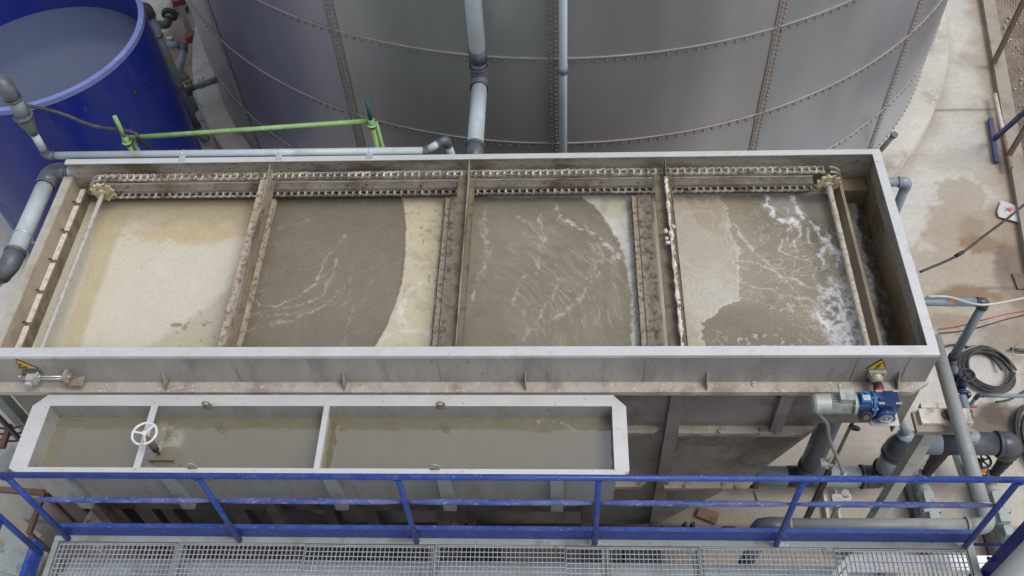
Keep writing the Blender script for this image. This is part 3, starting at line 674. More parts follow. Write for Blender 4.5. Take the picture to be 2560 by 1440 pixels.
    for pts, wd, am in (([(1215,515),(1210,560),(1210,610),(1222,640)], .035, .35), ([(1212,660),(1205,690),(1190,720),(1180,750)], .022, .6), ([(1385,510),(1400,545),(1440,560),(1480,580),(1510,605),(1548,635)], .014, .9),
                        ([(1500,590),(1520,615),(1545,640),(1540,650)], .022, .8), ([(1350,540),(1358,600),(1350,640),(1340,690)], .012, .5), ([(1470,600),(1500,650),(1480,700),(1440,760),(1380,800)], .02, .45), ([(1290,540),(1330,560),(1360,610)], .012, .4),
                        ([(1400,700),(1370,760),(1340,810),(1310,850)], .02, .35), ([(1310,690),(1290,730),(1285,760)], .014, .4), ([(1450,545),(1490,600),(1510,650)], .012, .5)):
        sw = np.maximum(sw, strokes(X, Y, xy(pts, ZW), wd*.6, len(pts)*7+int(wd*1e4), .05)*am*sst(.30, .62, fbm(X, Y, 28, 161)))
    B = mixc(B, C(206,200,184), sw*(.45+n4))
    arc = BX([(1455,493),(1485,512),(1510,540),(1528,570),(1548,600),(1562,640),(1574,690),(1580,740),(1583,800),(1580,880)])
    a_ = sst(-.01, .012, X-arc(Y)+(n3-.5)*.05+(n2-.5)*.03)
    R2 = mixc(A*0, C(204,202,194), np.ones(X.shape)); R2 = mixc(R2, C(196,190,158), blob(X, Y, xy([(1525,520)], ZW)[0], .2, .13, 5, .4, .2)*.8)
    R2 = mixc(R2, C(164,160,150), sst(.52, .68, fbm(X, Y, 10, 261))*.5)
    X3 = .76; strip = sst(X3-.01, X3+.01, X); S2 = mixc(A*0, C(166,162,150), np.ones(X.shape)); S2 = mixc(S2, C(118,110,96), blob(X, Y, xy([(1638,535)], ZW)[0], .05, .12, 5, .4, .5)*.8); S2 = mixc(S2, C(126,116,104), blob(X, Y, xy([(1648,795)], ZW)[0], .03, .05, 5, .3, .3)*.8)
    R2 = R2*(1-strip[:, None])+S2*strip[:, None]; R2 *= (1+(n3-.5)*.12)[:, None]
    B = B*(1-a_[:, None])+R2*a_[:, None]; B = mixc(B, C(226,222,212), np.exp(-((X-arc(Y)+(n3-.5)*.05)/.012)**2)*.6*(X < .7))
    dz = np.where(c3, a_*.006+np.clip(sw, 0, 1)*.003, dz)
    A = np.where(c3[:, None], B, A)
    # --- cell 4
    c4 = X >= F3X
    B = mixc(A*0, C(136,128,110), np.ones(X.shape)); B *= (1+(n1-.5)*.2+(n2-.5)*.16+(n3-.5)*.12+(n4-.5)*.10)[:, None]
    B = mixc(B, C(158,146,126), blob(X, Y, xy([(1960,690)], ZW)[0], .5, .55, 93, .4, .4)*.45)
    wx_ = X+(fbm(X, Y, 2.2, 401)-.5)*.5; wy_ = Y+(fbm(X, Y, 2.2, 405)-.5)*.5
    web = ridge(wx_, wy_, 3.2, 411, 4, 11); web2 = ridge(wx_*1.2, wy_*.8, 8, 421, 3, 9)
    dsh = blob(X, Y, xy([(1990,690)], ZW)[0], .62, .85, 95, .4, .5)*(1-.9*blob(X, Y, xy([(1880,835)], ZW)[0], .42, .30, 96, .25, .2))*(1-.8*blob(X, Y, xy([(2040,520)], ZW)[0], .30, .20, 98, .3, .3))
    th_ = np.maximum(lines(wx_, wy_, 3.6, 3.6, 471, .007), lines(wx_, wy_, 7, 7, 475, .010, 3, (.45, .57))*.8)*sst(.24, .5, fbm(X, Y, 14, 477))+lines(wx_*1.3, wy_, 13, 13, 479, .014, 2, (.5,))*.4*sst(.45, .6, fbm(X, Y, 5, 481))
    B = mixc(B, C(170,160,142), np.clip(fbm(wx_, wy_, 2.4, 483)*2.4-.85, 0, 1)*dsh*.6)
    B = mixc(B, C(206,200,186), np.clip(th_, 0, 1)*np.clip(dsh*1.4, 0, 1)*.62*(.5+n4))
    cells = blob(X, Y, xy([(2115,800)], ZW)[0], .22, .42, 97, .5, .35); ce2 = ridge(X+(n2-.5)*.06, Y+(n3-.5)*.06, 20, 431, 2, 4)
    B = mixc(B, C(238,238,238), np.clip(ce2*3.0, 0, 1)*cells*.95)
    spark = blob(X, Y, xy([(1900,850)], ZW)[0], .35, .12, 99, .5, .5); B = mixc(B, C(206,200,184), spark*sst(.66, .74, fbm(X, Y, 28, 441))*.8)
    gtop = blob(X, Y, xy([(2010,515)], ZW)[0], .35, .16, 101, .4, .3); B = mixc(B, C(170,166,158), gtop*.6)
    pt = BX([(1800,490),(1815,530),(1822,570),(1830,600),(1850,635),(1842,665),(1852,690),(1846,730),(1848,748),(1800,765),(1780,790),(1755,805),(1752,840),(1768,885)])
    a_ = 1-sst(-.02, .02, X-pt(Y)+(n3-.5)*.10+(n2-.5)*.08)
    B = mixc(B, C(172,163,145), (1-sst(.0, .38, X-pt(Y)+(n2-.5)*.3))*.5*sst(4.75, 5.0, Y))
    R2 = mixc(A*0, C(182,174,156), np.ones(X.shape)); R2 = mixc(R2, C(160,148,126), sst(.5, .66, fbm(X*1.6+Y*.6, Y*.5, 3, 451))*.5*sst(4.9, 5.5, Y)); R2 = mixc(R2, C(206,202,192), blob(X, Y, xy([(1780,745)], ZW)[0], .25, .3, 7, .4, .5)*.5); R2 = mixc(R2, C(196,190,176), sst(.55, .7, n1)*.5)
    R2 *= (1+(n2-.5)*.08+(n3-.5)*.10+(n4-.5)*.08)[:, None]; R2 = mixc(R2, C(206,202,190), lines(X, Y, 2.4, 1.6, 485, .02)*.25)
    B = B*(1-a_[:, None])+R2*a_[:, None]; B = mixc(B, C(220,212,196), np.exp(-((X-pt(Y)+(n3-.5)*.10+(n2-.5)*.08)/.012)**2)*.55)
    sw = np.zeros(X.shape)
    for pts, wd, am in (([(1912,490),(1918,515),(1935,525),(1930,540),(1965,560),(1975,548),(1990,555)], .022, 1.), ([(1984,493),(1990,520),(2005,545),(2030,560),(2050,585),(2070,600),(2085,625)], .022, 1.1), ([(2060,590),(2078,610),(2095,640),(2098,665)], .03, .9),
                        ([(1960,520),(1975,545),(1965,580),(1975,610)], .009, .5), ([(2060,620),(2050,640),(2062,660)], .02, .9), ([(1830,560),(1850,590),(1870,620),(1920,650),(1945,690),(1990,700),(2030,720)], .010, .38),
                        ([(1850,650),(1900,660),(1960,690),(2010,760),(2040,790)], .009, .3), ([(1840,700),(1890,720),(1960,735),(2030,745),(2060,790)], .009, .3), ([(1960,600),(1950,630),(1990,640),(2020,650)], .009, .35), ([(2040,780),(2075,820),(2100,860),(2120,880)], .03, .8),
                        ([(2080,700),(2100,740),(2110,780),(2140,860)], .02, .8), ([(2000,560),(1995,590),(1985,600),(1990,620)], .010, .5), ([(2025,575),(2020,600),(2030,610)], .009, .5)):
        sw = np.maximum(sw, strokes(X, Y, xy(pts, ZW), wd*.75, len(pts)*9+int(wd*1e4), .05)*am*sst(.22, .45, fbm(X, Y, 26, 461)))
    B = mixc(B, C(240,241,243), np.clip(sw*1.1, 0, 1)*.9)
    dz = np.where(c4, a_*.004+np.clip(sw, 0, 1)*.006, dz)
    A = np.where(c4[:, None], B, A)
    # foam line against the back guide rail on the right half, dark wet line on the left half
    bk = YB-.035
    A = mixc(A, C(206,204,198), np.exp(-((Y-bk+.01+(n3-.5)*.03)/.02)**2)*.8*sst(-.9, -.6, X))
    A = mixc(A, C(110,98,80), np.exp(-((Y-bk)/.03)**2)*.7*(1-sst(-.9, -.6, X)))
    # small bubbles and specks drifting everywhere
    sp_ = sst(.90, .97, vn(X*95, Y*95, 901))*sst(.5, .7, fbm(X, Y, 3, 903)); A = mixc(A, C(190,184,168), sp_*.4)
    sp_ = sst(.90, .97, vn(X*80, Y*80, 905))*sst(.52, .66, fbm(X, Y, 2.4, 907)); A = mixc(A, C(110,100,82), sp_*.5)
    return A, dz+(n3-.5)*.003+(n2-.5)*.006*sst(F1X-.1, F1X, X)
SCUM = mat('scum', (1,1,1,1), .27, 0, .07, 60, attr='Col', bump=.005, bscale=34, spec=.38)
o = sheet('scum_water', -4.535, 2.5, YF+.013, YB-.013, ZW, .0068, scum, SCUM)
tag(o, 'brown and cream scum covered water inside the scraper tank', 'water', kind='structure')
# outlet chamber water with tumbling foam
def outlet(X, Y):
    n2 = fbm(X, Y, 7, 2); n3 = fbm(X, Y, 26, 3)
    A = np.tile(np.array(C(84,74,60)[:3]), (len(X), 1)); A *= (1+(n3-.5)*.5)[:, None]
    e = 2.68+(fbm(X*0, Y, 4, 8)-.5)*.12; m_ = 1-sst(-.02, .03, X-e+(n3-.5)*.05)
    A = mixc(A, C(176,172,164), m_*(.7+.3*n3)); A = mixc(A, C(222,220,216), m_*sst(.5, .66, n3)*.7); A = mixc(A, C(150,146,138), sst(.72, .8, n3)*.3)
    return A, m_*.02+(n2-.5)*.03+(n3-.5)*.006
o = sheet('outlet_water', 2.526, 2.782, YF+.013, YB-.02, 3.27, .008, outlet, mat('outlet_scum', (1,1,1,1), .3, 0, .05, 45, attr='Col', bump=.003, bscale=50))
tag(o, 'dark foaming water in the narrow outlet chamber at the right end', 'water', kind='structure')

# ---- chains ---------------------------------------------------------
YC = YB-.115
def link_mb(z, x, flip=1):
    mb = MB(); L = .0325
    for s in (-1, 1):
        ya, yb = YC+s*.026, YC+s*.036
        p0 = Vector((x-L*.95, YC+s*.022, z)); p1 = Vector((x-L*.3, YC+s*.023, z)); p2 = Vector((x+L*.1, YC+s*.030, z)); p3 = Vector((x+L*.8, YC+s*.031, z))
        for a, b in ((p0, p1), (p1, p2), (p2, p3)): mb.beam(a, b, .005, .027)
        mb.cyl((p3.x, p3.y-.004, z), (p3.x, p3.y+.004, z), .0145, 8)
    mb.cyl((x-L*.95, YC-.024, z), (x-L*.95, YC+.024, z), .0115, 8)
    mb.cyl((x+L*.9, YC-.040, z), (x+L*.9, YC+.040, z), .006, 6)
    return mb
ch = thing('conveyor_chain', (-.9, YC, 3.56), 'long pale two strand link chain running along the inner back wall', 'chain')
pitch = .065; zt, zb_ = 3.675, 3.443; nl = 102; XC0 = -4.25
la = obj('chain_link', link_mb(zt, XC0), CHAINM, ch); lb = obj('chain_link', link_mb(zb_, XC0), CHAINM, ch)
extra = MB()
for k in range(1, nl):
    x = XC0+k*pitch
    if 24 <= k <= 72:
        for src in (la, lb): c = src.copy(); COL.objects.link(c); c.parent = ch; c.location = Vector(src.location)+Vector((k*pitch, random.uniform(-.002, .002), random.uniform(-.003, .003))); c.rotation_euler = (random.uniform(-.12, .12), random.uniform(-.06, .06), random.uniform(-.05, .05))
    else:
        for z in (zt, zb_):
            t = link_mb(z, x); extra.add(t.v, t.f)
for (cx, sgn) in ((-4.27, -1), (2.40, 1)):
    for k in range(7):
        a = PI/2+sgn*-PI*(k+.5)/7 if sgn < 0 else PI/2-PI*(k+.5)/7
        a = (PI/2+PI*(k+.5)/7) if sgn < 0 else (PI/2-PI*(k+.5)/7)
        c = Vector((cx+.116*math.cos(a), YC, 3.559+.116*math.sin(a))); t = Vector((-math.sin(a), 0, math.cos(a)))
        for s in (-1, 1): extra.beam(c-t*.028+Vector((0,s*.03,0)), c+t*.028+Vector((0,s*.03,0)), .022, .007, up=(0,1,0))
o = obj('chain_link', extra, CHAINM, ch); o['kind'] = 'stuff'
# ---- sprocket shafts ------------------------------------------------
def sprocket_shaft(x, label, m_, r):
    t = thing('sprocket_shaft', (x, 5.1, 3.54), label, 'shaft', 'sprocket shafts across the scraper tank')
    mb = MB(); pts = [Vector((x, YF+.013+(YB-.21-YF)*k/24, 3.559)) for k in range(25)]
    mb.tube(pts, [r*(1+.05*math.sin(k*2.3)) for k in range(25)], 14); obj('shaft', mb, m_, t)
    mb = MB(); N = 60; prof = []
    for k in range(N):
        a = 2*PI*k/N; rr = .098+(.016 if (k % 5) in (1, 2) else 0)+random.uniform(-.003, .003); prof.append((x+rr*math.cos(a), 3.559+rr*math.sin(a)))
    mb.prism(prof, 1, YC-.078, YC-.055); mb.cyl((x, YC-.10, 3.559), (x, YC+.03, 3.559), .042, 18)
    for k in range(26):
        a = random.uniform(0, 2*PI); rr = random.uniform(.055, .09); mb.ball((x+rr*math.cos(a), YC-.078, 3.559+rr*math.sin(a)), random.uniform(.004, .008), seg=6)
    obj('sprocket', mb, CHAINW, t)
    return t
sprocket_shaft(-4.27, 'smooth pale shaft with crusted cream sprocket at the left end', SHAFTS, .021)
sprocket_shaft(2.40, 'limescaled speckled shaft with crusted sprocket beside the outlet chamber', SHAFTM, .026)
# ---- scraper flights ------------------------------------------------
def flight_up(xr, label, foam=False, pm=None):
    t = thing('scraper_flight', (xr, 5.1, 3.62), label, 'scraper', 'scraper flights across the tank')
    ya, yb = YF+.02, YC-.01
    mb = MB(); mb.box(xr-.095, xr-.004, ya, yb, 3.662, 3.67); mb.box(xr-.1, xr-.095, ya, yb, 3.645, 3.67); obj('base_plate', mb, pm or FLIGHT, t)
    mb = MB(); mb.box(xr+.005, xr+.05, ya, yb-.04, 3.662, 3.67); mb.box(xr+.046, xr+.052, ya, yb-.04, 3.67, 3.678); obj('side_strip', mb, FLIGHT, t)
    mb = MB(); mb.prism([(ya, 3.64), (yb, 3.64), (yb+.07, 3.70), (yb+.085, 3.775), (yb+.07, 3.79), (yb-.02, 3.775), (yb-.15, 3.757), (yb-.3, 3.752), (ya, 3.752)], 0, xr-.0035, xr+.0035); obj('blade', mb, STEELDIRT if not foam else FLIGHT, t)
    return t
f1 = flight_up(-2.655, 'brown raised scraper flight crossing between the cream and the brown scum', pm=FLIGHTC)
f2 = flight_up(-.825, 'brown raised scraper flight in the middle of the tank')
f3 = flight_up(.935, 'raised scraper flight whose blade is caked with white foam', True)
mb = MB(); ya = YF+.03; N_ = 150; rg = random.Random(3)
pts = [(.929+rg.uniform(-.003, .003), ya+(YC-.14-ya)*k/N_, 3.742+rg.uniform(-.004, .004)) for k in range(N_+1)]
rs_ = [.013+.007*math.sin(k*.37)*math.sin(k*.11)+rg.uniform(-.002, .003) for k in range(N_+1)]
mb.tube(pts, rs_, 8)
for k in range(60): y = rg.uniform(ya, YC-.16); mb.ball((.932+rg.uniform(-.01, .016), y, 3.745+rg.uniform(-.02, .004)), rg.uniform(.004, .011), 1, 2.0, 1, 6)
for pp in ((1665,578),(1667,595),(1668,606),(1684,566),(1688,700),(1664,575),(1690,690),(1672,606)):
    q = at(pp[0], pp[1], z=3.74); mb.ball((q.x, q.y, 3.735), .018, seg=8)
obj('foam', mb, FOAMED, f3)
def flight_dn(xr, label):
    t = thing('scraper_flight', (xr, 5.1, 3.3), label, 'scraper', 'scraper flights across the tank')
    ya, yb = YF+.02, YC-.02
    mb = MB(); mb.box(xr+.0, xr+.118, ya, yb, 3.392, 3.40); mb.box(xr+.119, xr+.125, ya, yb, 3.36, 3.392); obj('base_plate', mb, FLIGHTC, t)
    mb = MB(); mb.box(xr-.045, xr-.008, ya, yb, 3.385, 3.392); mb.box(xr-.050, xr-.045, ya, yb, 3.37, 3.397); obj('side_strip', mb, FLIGHTC, t)
    mb = MB(); mb.box(xr-.007, xr-.001, ya, yb, 3.24, 3.396); obj('blade', mb, FLIGHT, t)
    mb = MB()
    for k in range(130):
        y = ya+(yb-ya)*k/130; mb.ball((xr-.058+random.uniform(-.006, .006), y, 3.372), random.uniform(.005, .01), seg=6)
    obj('sludge_crust', mb, FLIGHT, t)
    return t
flight_dn(-2.80, 'submerged lower scraper flight tucked beside the first raised flight')
flight_dn(-1.02, 'narrow crusted lower scraper flight left of the middle raised flight')
flight_dn(.705, 'wide mottled rusty lower scraper flight left of the foam caked flight')

# ================================================================== SIDE TROUGH
tr = thing('side_trough', (-1.87, 3.58, 2.85), 'shallow chamfered stainless steel trough in front of the scraper tank', 'trough')
ZT = 3.40; ix0, ix1, iy0, iy1 = -4.12, .39, 3.29, 3.835; ox0, ox1, oy0, oy1 = -4.265, .50, 3.232, 3.938
outer = [(ox0, oy0+.05), (ox0+.1, oy0), (ox1-.06, oy0), (ox1, oy0+.05), (ox1, oy1-.105), (ox1-.1, oy1), (ox0+.1, oy1), (ox0, oy1-.105)]
inner = [(ix0, iy0), (ix0, iy0), (ix1, iy0), (ix1, iy0), (ix1, iy1), (ix1, iy1), (ix0, iy1), (ix0, iy1)]
mb = MB()
for z in (ZT, ZT-.006):
    pass
vs = [(x, y, ZT) for x, y in outer]+[(x, y, ZT) for x, y in inner]+[(x, y, ZT-.05) for x, y in outer]
fs = [(i, (i+1) % 8, (i+1) % 8+8, i+8) for i in range(8)]+[(i, i+16, (i+1) % 8+16, (i+1) % 8) for i in range(8)]
fs = [f for f in fs if len(set(tuple(vs[i]) for i in f)) >= 3]
mb.add(vs, fs); obj('rim', mb, STEELTOP, tr)
mb = MB(); wl = .01; zf = 2.86
mb.box(ix0-wl, ix0, iy0, iy1, zf, ZT-.002); mb.box(ix1, ix1+wl, iy0, iy1, zf, ZT-.002); mb.box(ix0-wl, ix1+wl, iy0-wl, iy0, zf, ZT-.002); mb.box(ix0-wl, ix1+wl, iy1, iy1+wl, zf, ZT-.002)
mb.box(ix0-wl, ix1+wl, iy0-wl, iy1+wl, zf-.01, zf); obj('basin', mb, STEEL, tr)
for x in (-1.865,):
    mb = MB(); mb.box(x-.022, x+.022, iy0, iy1, ZT-.03, ZT-.002); mb.box(x-.02, x-.012, iy0, iy1, 2.9, ZT-.03); obj('crossbar', mb, STEELTOP, tr)
for px, py, yy in ((520,1015,iy1-.006), (1103,1014,iy1-.006), (483,1168,iy0-.006), (1088,1168,iy0-.006)):
    p = at(px, py, z=ZT); mb = MB(); N = 16; x = p.x; z0 = ZT-.03
    ring_o = [(x-.036, z0), (x-.036, ZT+.045)]+[(x+.036*math.cos(a), ZT+.045+.036*math.sin(a)) for a in [PI-PI*k/8 for k in range(1, 8)]]+[(x+.036, ZT+.045), (x+.036, z0)]
    hole = [(x+.02*math.cos(2*PI*k/12), ZT+.045+.02*math.sin(2*PI*k/12)) for k in range(12)]
    # plate built as a strip round the hole
    o0 = [(x+.036*math.cos(a), ZT+.045+.036*math.sin(a)) for a in [2*PI*k/12 for k in range(12)]]
    for q in range(6, 13):
        k = q % 12; 
    ov = []
    for k in range(12):
        a = 2*PI*k/12
        if math.sin(a) < -.01: ov.append((x+(.036 if math.cos(a) > .3 else -.036 if math.cos(a) < -.3 else 0), ZT+.012))
        else: ov.append(o0[k])
    vs = []
    for y in (yy-.004, yy+.004): vs += [(a, y, b) for a, b in ov]+[(a, y, b) for a, b in hole]
    fs = []
    for k in range(12):
        j = (k+1) % 12; fs += [(k, j, j+12, k+12), (24+k, 36+k, 36+j, 24+j), (k, 24+k, 24+j, j), (12+k, 12+j, 36+j, 36+k)]
    mb.add(vs, fs); mb.box(x-.036, x+.036, yy-.004, yy+.004, z0, ZT+.012); obj('lifting_lug', mb, STEELDIRT, tr)
for px in (165, 430, 830, 1112, 1392):
    p = at(px, 1215, Y=oy0); mb = MB(); x = p.x; mb.box(x-.05, x+.05, oy0-.0, iy0-wl, 2.78, ZT-.06); obj('support_bracket', mb, GREYST, tr)
mb = MB(); mb.box(ix0+.2, ix1-.2, 3.45, 3.55, 2.3, 2.85); obj('keel', mb, DARKST, tr)
for x in (-3.9, -2.4, -1.0, .2):
    mb = MB(); mb.box(x-.045, x+.045, 3.30, 3.40, .03, 2.85); mb.box(x-.1, x+.1, 3.25, 3.45, .004, .03); obj('leg', mb, DARKST, tr)
def twater(X, Y):
    n2 = fbm(X, Y, 7, 2); n3 = fbm(X, Y, 30, 3)
    A = np.tile(np.array(C(116,109,86)[:3]), (len(X), 1)); A *= (1+(fbm(X, Y, 1.2, 3)-.5)*.2)[:, None]
    f = strokes(X, Y, xy([(1345,1053),(1400,1055),(1430,1070),(1450,1085)], 3.22), .006, 3, .02)*sst(.4, .55, n3)
    A = mixc(A, C(176,168,146), f*.7)
    for px, py, rx in ((1400,1100,.06), (1515,1095,.025), (197,1050,.03), (205,1093,.02), (150,1062,.02)): A = mixc(A, C(96,84,64), blob(X, Y, xy([(px, py)], 3.22)[0], rx, .012, px, .6, .2)*.8*sst(.5, .6, n3))
    A = mixc(A, C(100,92,64), blob(X, Y, xy([(410,1130)], 3.22)[0], .10, .14, 5, .4, .4)*.6)
    ch_ = blob(X, Y, xy([(405,1100)], 3.22)[0], .16, .14, 7, .3, .4); A = mixc(A, C(196,192,172), ch_*lines(X+(n3-.5)*.05, Y, 9, 9, 17, .03)*.8); A = mixc(A, C(150,144,122), ch_*.5)
    # ripples: strongest near the walls and the valve
    r = np.minimum(np.minimum(X-ix0, iy1-Y), np.abs(X+1.83))
    rip = np.exp(-(r/.08)**2)+.5*np.exp(-(((X+3.1)/.2)**2+((Y-3.5)/.15)**2))
    return A, (n3-.5)*.005*rip+(n2-.5)*.0025+(fbm(X, Y, 3, 77)-.5)*.003
o = sheet('trough_water', ix0, ix1, iy0, iy1, 3.22, .01, twater, mat('trough_liquid', (1,1,1,1), .06, 0, .03, 4, attr='Col', ior=2.5, bump=.0003, bscale=14, spec=.5))
tag(o, 'murky olive water reflecting the sky inside the side trough', 'water', kind='structure')
# regulating valve with handwheel
hw = thing('handwheel_valve', (-3.2, 3.52, 3.4), 'white three spoke handwheel on a flat bar across the side trough', 'valve')
pa, pb = at(390,1000,z=ZT+.012), at(338,1183,z=ZT+.012); pa.z = pb.z = ZT+.01
xm = (pa.x+pb.x)/2
mb = MB(); mb.box(xm-.027, xm+.027, pb.y+.0, pa.y, ZT+.004, ZT+.014); obj('crossbar', mb, STEELTOP, hw)
mb = MB()
for y in (pb.y+.03, pa.y-.03): mb.cyl((xm, y, ZT+.014), (xm, y, ZT+.022), .01, 8)
obj('bolt', mb, BRIGHT, hw)
wc = at(361, 1084, z=ZT+.16); zc = ZT+.16
mb = MB(); mb.torus(wc, (0,0,1), .093, .010, 40, 10); hwl = obj('handwheel', mb, WHITEP, hw)
mb = MB()
for a in (30, 150, 270):
    d = Vector((math.cos(R_(a+20)), math.sin(R_(a+20)), 0)); mb.beam(wc+d*.015, wc+d*.088, .014, .009)
mb.cyl(wc+Vector((0,0,-.015)), wc+Vector((0,0,.015)), .018, 14); obj('spoke', mb, WHITEP, hwl)
mb = MB(); mb.cyl((wc.x, wc.y, 3.0), (wc.x, wc.y, zc-.01), .012, 12); mb.cyl((wc.x, wc.y, 3.30), (wc.x, wc.y, 3.44), .028, 14); obj('stem', mb, DARKST, hw)
mb = MB(); mb.cyl((wc.x+.08, wc.y-.04, 3.05), (wc.x+.08, wc.y-.04, 3.225), .11, 28); mb.box(wc.x-.06, wc.x+.14, wc.y-.07, wc.y-.05, 3.2, 3.26); obj('weir_ring', mb, mat('wet_steel', C(140,134,116), .25, .3, .1, 8), hw)

# ================================================================== WARNING SIGNS, TENSIONER
def sign(cx, cz, label, flip, kind):
    t = thing('warning_sign', (cx, YF-.004, cz), label, 'sign')
    h = .135; w_ = .08
    tri = [(cx-.078, cz-.065), (cx+.078, cz-.065), (cx+flip, cz+.07)]
    mb = MB(); mb.prism(tri, 1, YF-.006, YF-.001); obj('plate', mb, INK, t)
    c = (sum(p[0] for p in tri)/3, sum(p[1] for p in tri)/3)
    tri2 = [(c[0]+(x-c[0])*.86, c[1]+(z-c[1])*.86) for x, z in tri]
    mb = MB(); mb.prism(tri2, 1, YF-.0085, YF-.006); yfl = obj('yellow_field', mb, YELLOW, t)
    mb = MB(); y0_, y1_ = YF-.0105, YF-.0085
    if kind == 'bolt':
        z = lambda pts: mb.prism([(c[0]+a*.052, c[1]+b*.052-.004) for a, b in pts], 1, y0_, y1_)
        z([(.25,.9),(.42,.85),(-.12,.12),(-.35,.12)]); z([(-.35,.12),(-.12,.12),(.35,.22),(.3,.02),(-.2,-.06)]); z([(.35,.22),(.3,.02),(-.12,-.5),(-.22,-.42)]); z([(-.32,-.36),(-.02,-.42),(-.3,-.8)])
    else:
        for gx, gz, r in ((-.012, -.034, .017), (.022, -.036, .012), (-.006, .004, .010)):
            mb.torus((c[0]+gx+flip*.4, YF-.0095, c[1]+gz+.016), (0,1,0), r*.75, .003, 18, 6)
            for k in range(8):
                a = 2*PI*k/8; d = Vector((math.cos(a), 0, math.sin(a))); q = Vector((c[0]+gx+flip*.4, YF-.0095, c[1]+gz+.016)); mb.beam(q+d*r*.85, q+d*r*1.15, .003, .003)
    obj('pictogram', mb, INK, yfl)
sign(-4.262, 3.70, 'yellow triangular gear warning sticker at the left end of the front wall', -.045, 'gear')
sign(2.405, 3.68, 'yellow triangular lightning bolt warning sticker above the gearmotor', .01, 'bolt')
tn = thing('chain_tensioner', (-4.2, 3.98, 3.5), 'grey bearing block with long adjusting screws under the gear sticker', 'tensioner')
p = at(80, 948, Y=YF-.06)
mb = MB(); mb.box(p.x-.075, p.x+.045, YF-.035, YF-.001, p.z-.05, p.z+.05); obj('slide_plate', mb, DARKST, tn)
mb = MB(); mb.box(p.x-.03, p.x+.035, YF-.09, YF-.035, p.z-.04, p.z+.045); mb.cyl((p.x-.02, YF-.12, p.z-.01), (p.x-.02, YF-.09, p.z-.01), .032, 16); mb.box(p.x+.035, p.x+.06, YF-.075, YF-.02, p.z-.015, p.z+.05); obj('bearing_block', mb, ALU, tn)
mb = MB()
for dz in (.025, -.01): mb.cyl((p.x-.10, YF-.05, p.z+dz), (p.x+.30, YF-.05, p.z+dz), .006, 8)
for dx in (-.1, .06, .3): mb.cyl((p.x+dx, YF-.05, p.z+.025), (p.x+dx+.015, YF-.05, p.z+.025), .012, 6)
obj('adjusting_screw', mb, BRIGHT, tn)
mb = MB(); mb.box(p.x+.27, p.x+.30, YF-.085, YF-.001, p.z-.05, p.z+.055); mb.box(p.x+.26, p.x+.40, YF-.09, YF-.002, p.z-.056, p.z-.0505); obj('anchor_bracket', mb, STEELDIRT, tn)

# ================================================================== GEARMOTOR
gm = thing('gearmotor', (2.2, 3.80, 3.42), 'grey electric motor on blue gearbox bolted below the lightning sticker', 'motor')
ax = Vector((2.42, 3.80, 3.52)); M0 = 1.905
mb = MB(); mb.lathe([(0, .045), (.004, .062), (.02, .076), (.115, .079), (.13, .079)], (M0, 3.8, 3.5), (1,0,0), 28); obj('fan_cowl', mb, ALU, gm)
mb = MB(); mb.cyl((M0+.13, 3.8, 3.5), (M0+.30, 3.8, 3.5), .062, 24)
for k in range(28):
    a = 2*PI*k/28; d = Vector((0, math.cos(a), math.sin(a))); mb.beam(Vector((M0+.13, 3.8, 3.5))+d*.066, Vector((M0+.285, 3.8, 3.5))+d*.066, .003, .018, up=d)
obj('motor_body', mb, ALU, gm)
mb = MB(); mb.box(M0+.19, M0+.285, 3.765, 3.845, 3.565, 3.62); mb.box(M0+.185, M0+.29, 3.76, 3.85, 3.62, 3.627); mb.cyl((M0+.2, 3.85, 3.6), (M0+.2, 3.885, 3.6), .012, 10); mb.cyl((M0+.2, 3.875, 3.6), (M0+.2, 3.91, 3.61), .014, 10); obj('terminal_box', mb, ALU, gm)
mb = MB(); mb.cyl((M0+.30, 3.8, 3.5), (M0+.322, 3.8, 3.5), .088, 32)
for k in range(4):
    a = PI/4+k*PI/2; mb.cyl((M0+.29, 3.8+.078*math.cos(a), 3.5+.078*math.sin(a)), (M0+.33, 3.8+.078*math.cos(a), 3.5+.078*math.sin(a)), .008, 8)
obj('motor_flange', mb, ALU, gm)
mb = MB(); mb.lathe([(0, .082), (.01, .082), (.02, .076), (.095, .076), (.10, .084), (.115, .084)], (M0+.322, 3.8, 3.5), (1,0,0), 28)
for k in range(9):
    a = R_(20+40*k); mb.beam((M0+.33, 3.8+.078*math.cos(a), 3.5+.078*math.sin(a)), (M0+.43, 3.8+.078*math.cos(a), 3.5+.078*math.sin(a)), .01, .01)
obj('variator_housing', mb, GBLUE, gm)
mb = MB(); mb.prism([(3.755, 3.565), (3.845, 3.565), (3.845, 3.60), (3.83, 3.612), (3.77, 3.612), (3.755, 3.60)], 0, M0+.345, M0+.415); mb.cyl((M0+.38, 3.83, 3.612), (M0+.38, 3.83, 3.625), .012, 12); cvr = obj('cover', mb, GBLUEL, gm)
mb = MB(); mb.box(M0+.355, M0+.405, 3.765, 3.805, 3.6125, 3.6145); obj('nameplate', mb, LABELW, cvr)
mb = MB()
for k in range(3): mb.box(M0+.360, M0+.400-.008*(k % 2), 3.771+k*.011, 3.775+k*.011, 3.6147, 3.6152)
obj('nameplate_text', mb, BLACK, cvr)
q = Vector((M0+.385, 3.715, 3.475)); d = Vector((0, -1, .35)).normalized()
mb = MB(); mb.lathe([(0, .025), (.03, .025), (.03, .052), (.052, .052), (.055, .045)], q+Vector((0,.02,0)), d, 20)
for k in range(8):
    a = 2*PI*k/8; u = Vector((1,0,0)); v = d.cross(u); mb.ball(q+Vector((0,.02,0))+d*.04+(u*math.cos(a)+v*math.sin(a))*.043, .011, seg=8)
knb = obj('control_knob', mb, BLACK, gm)
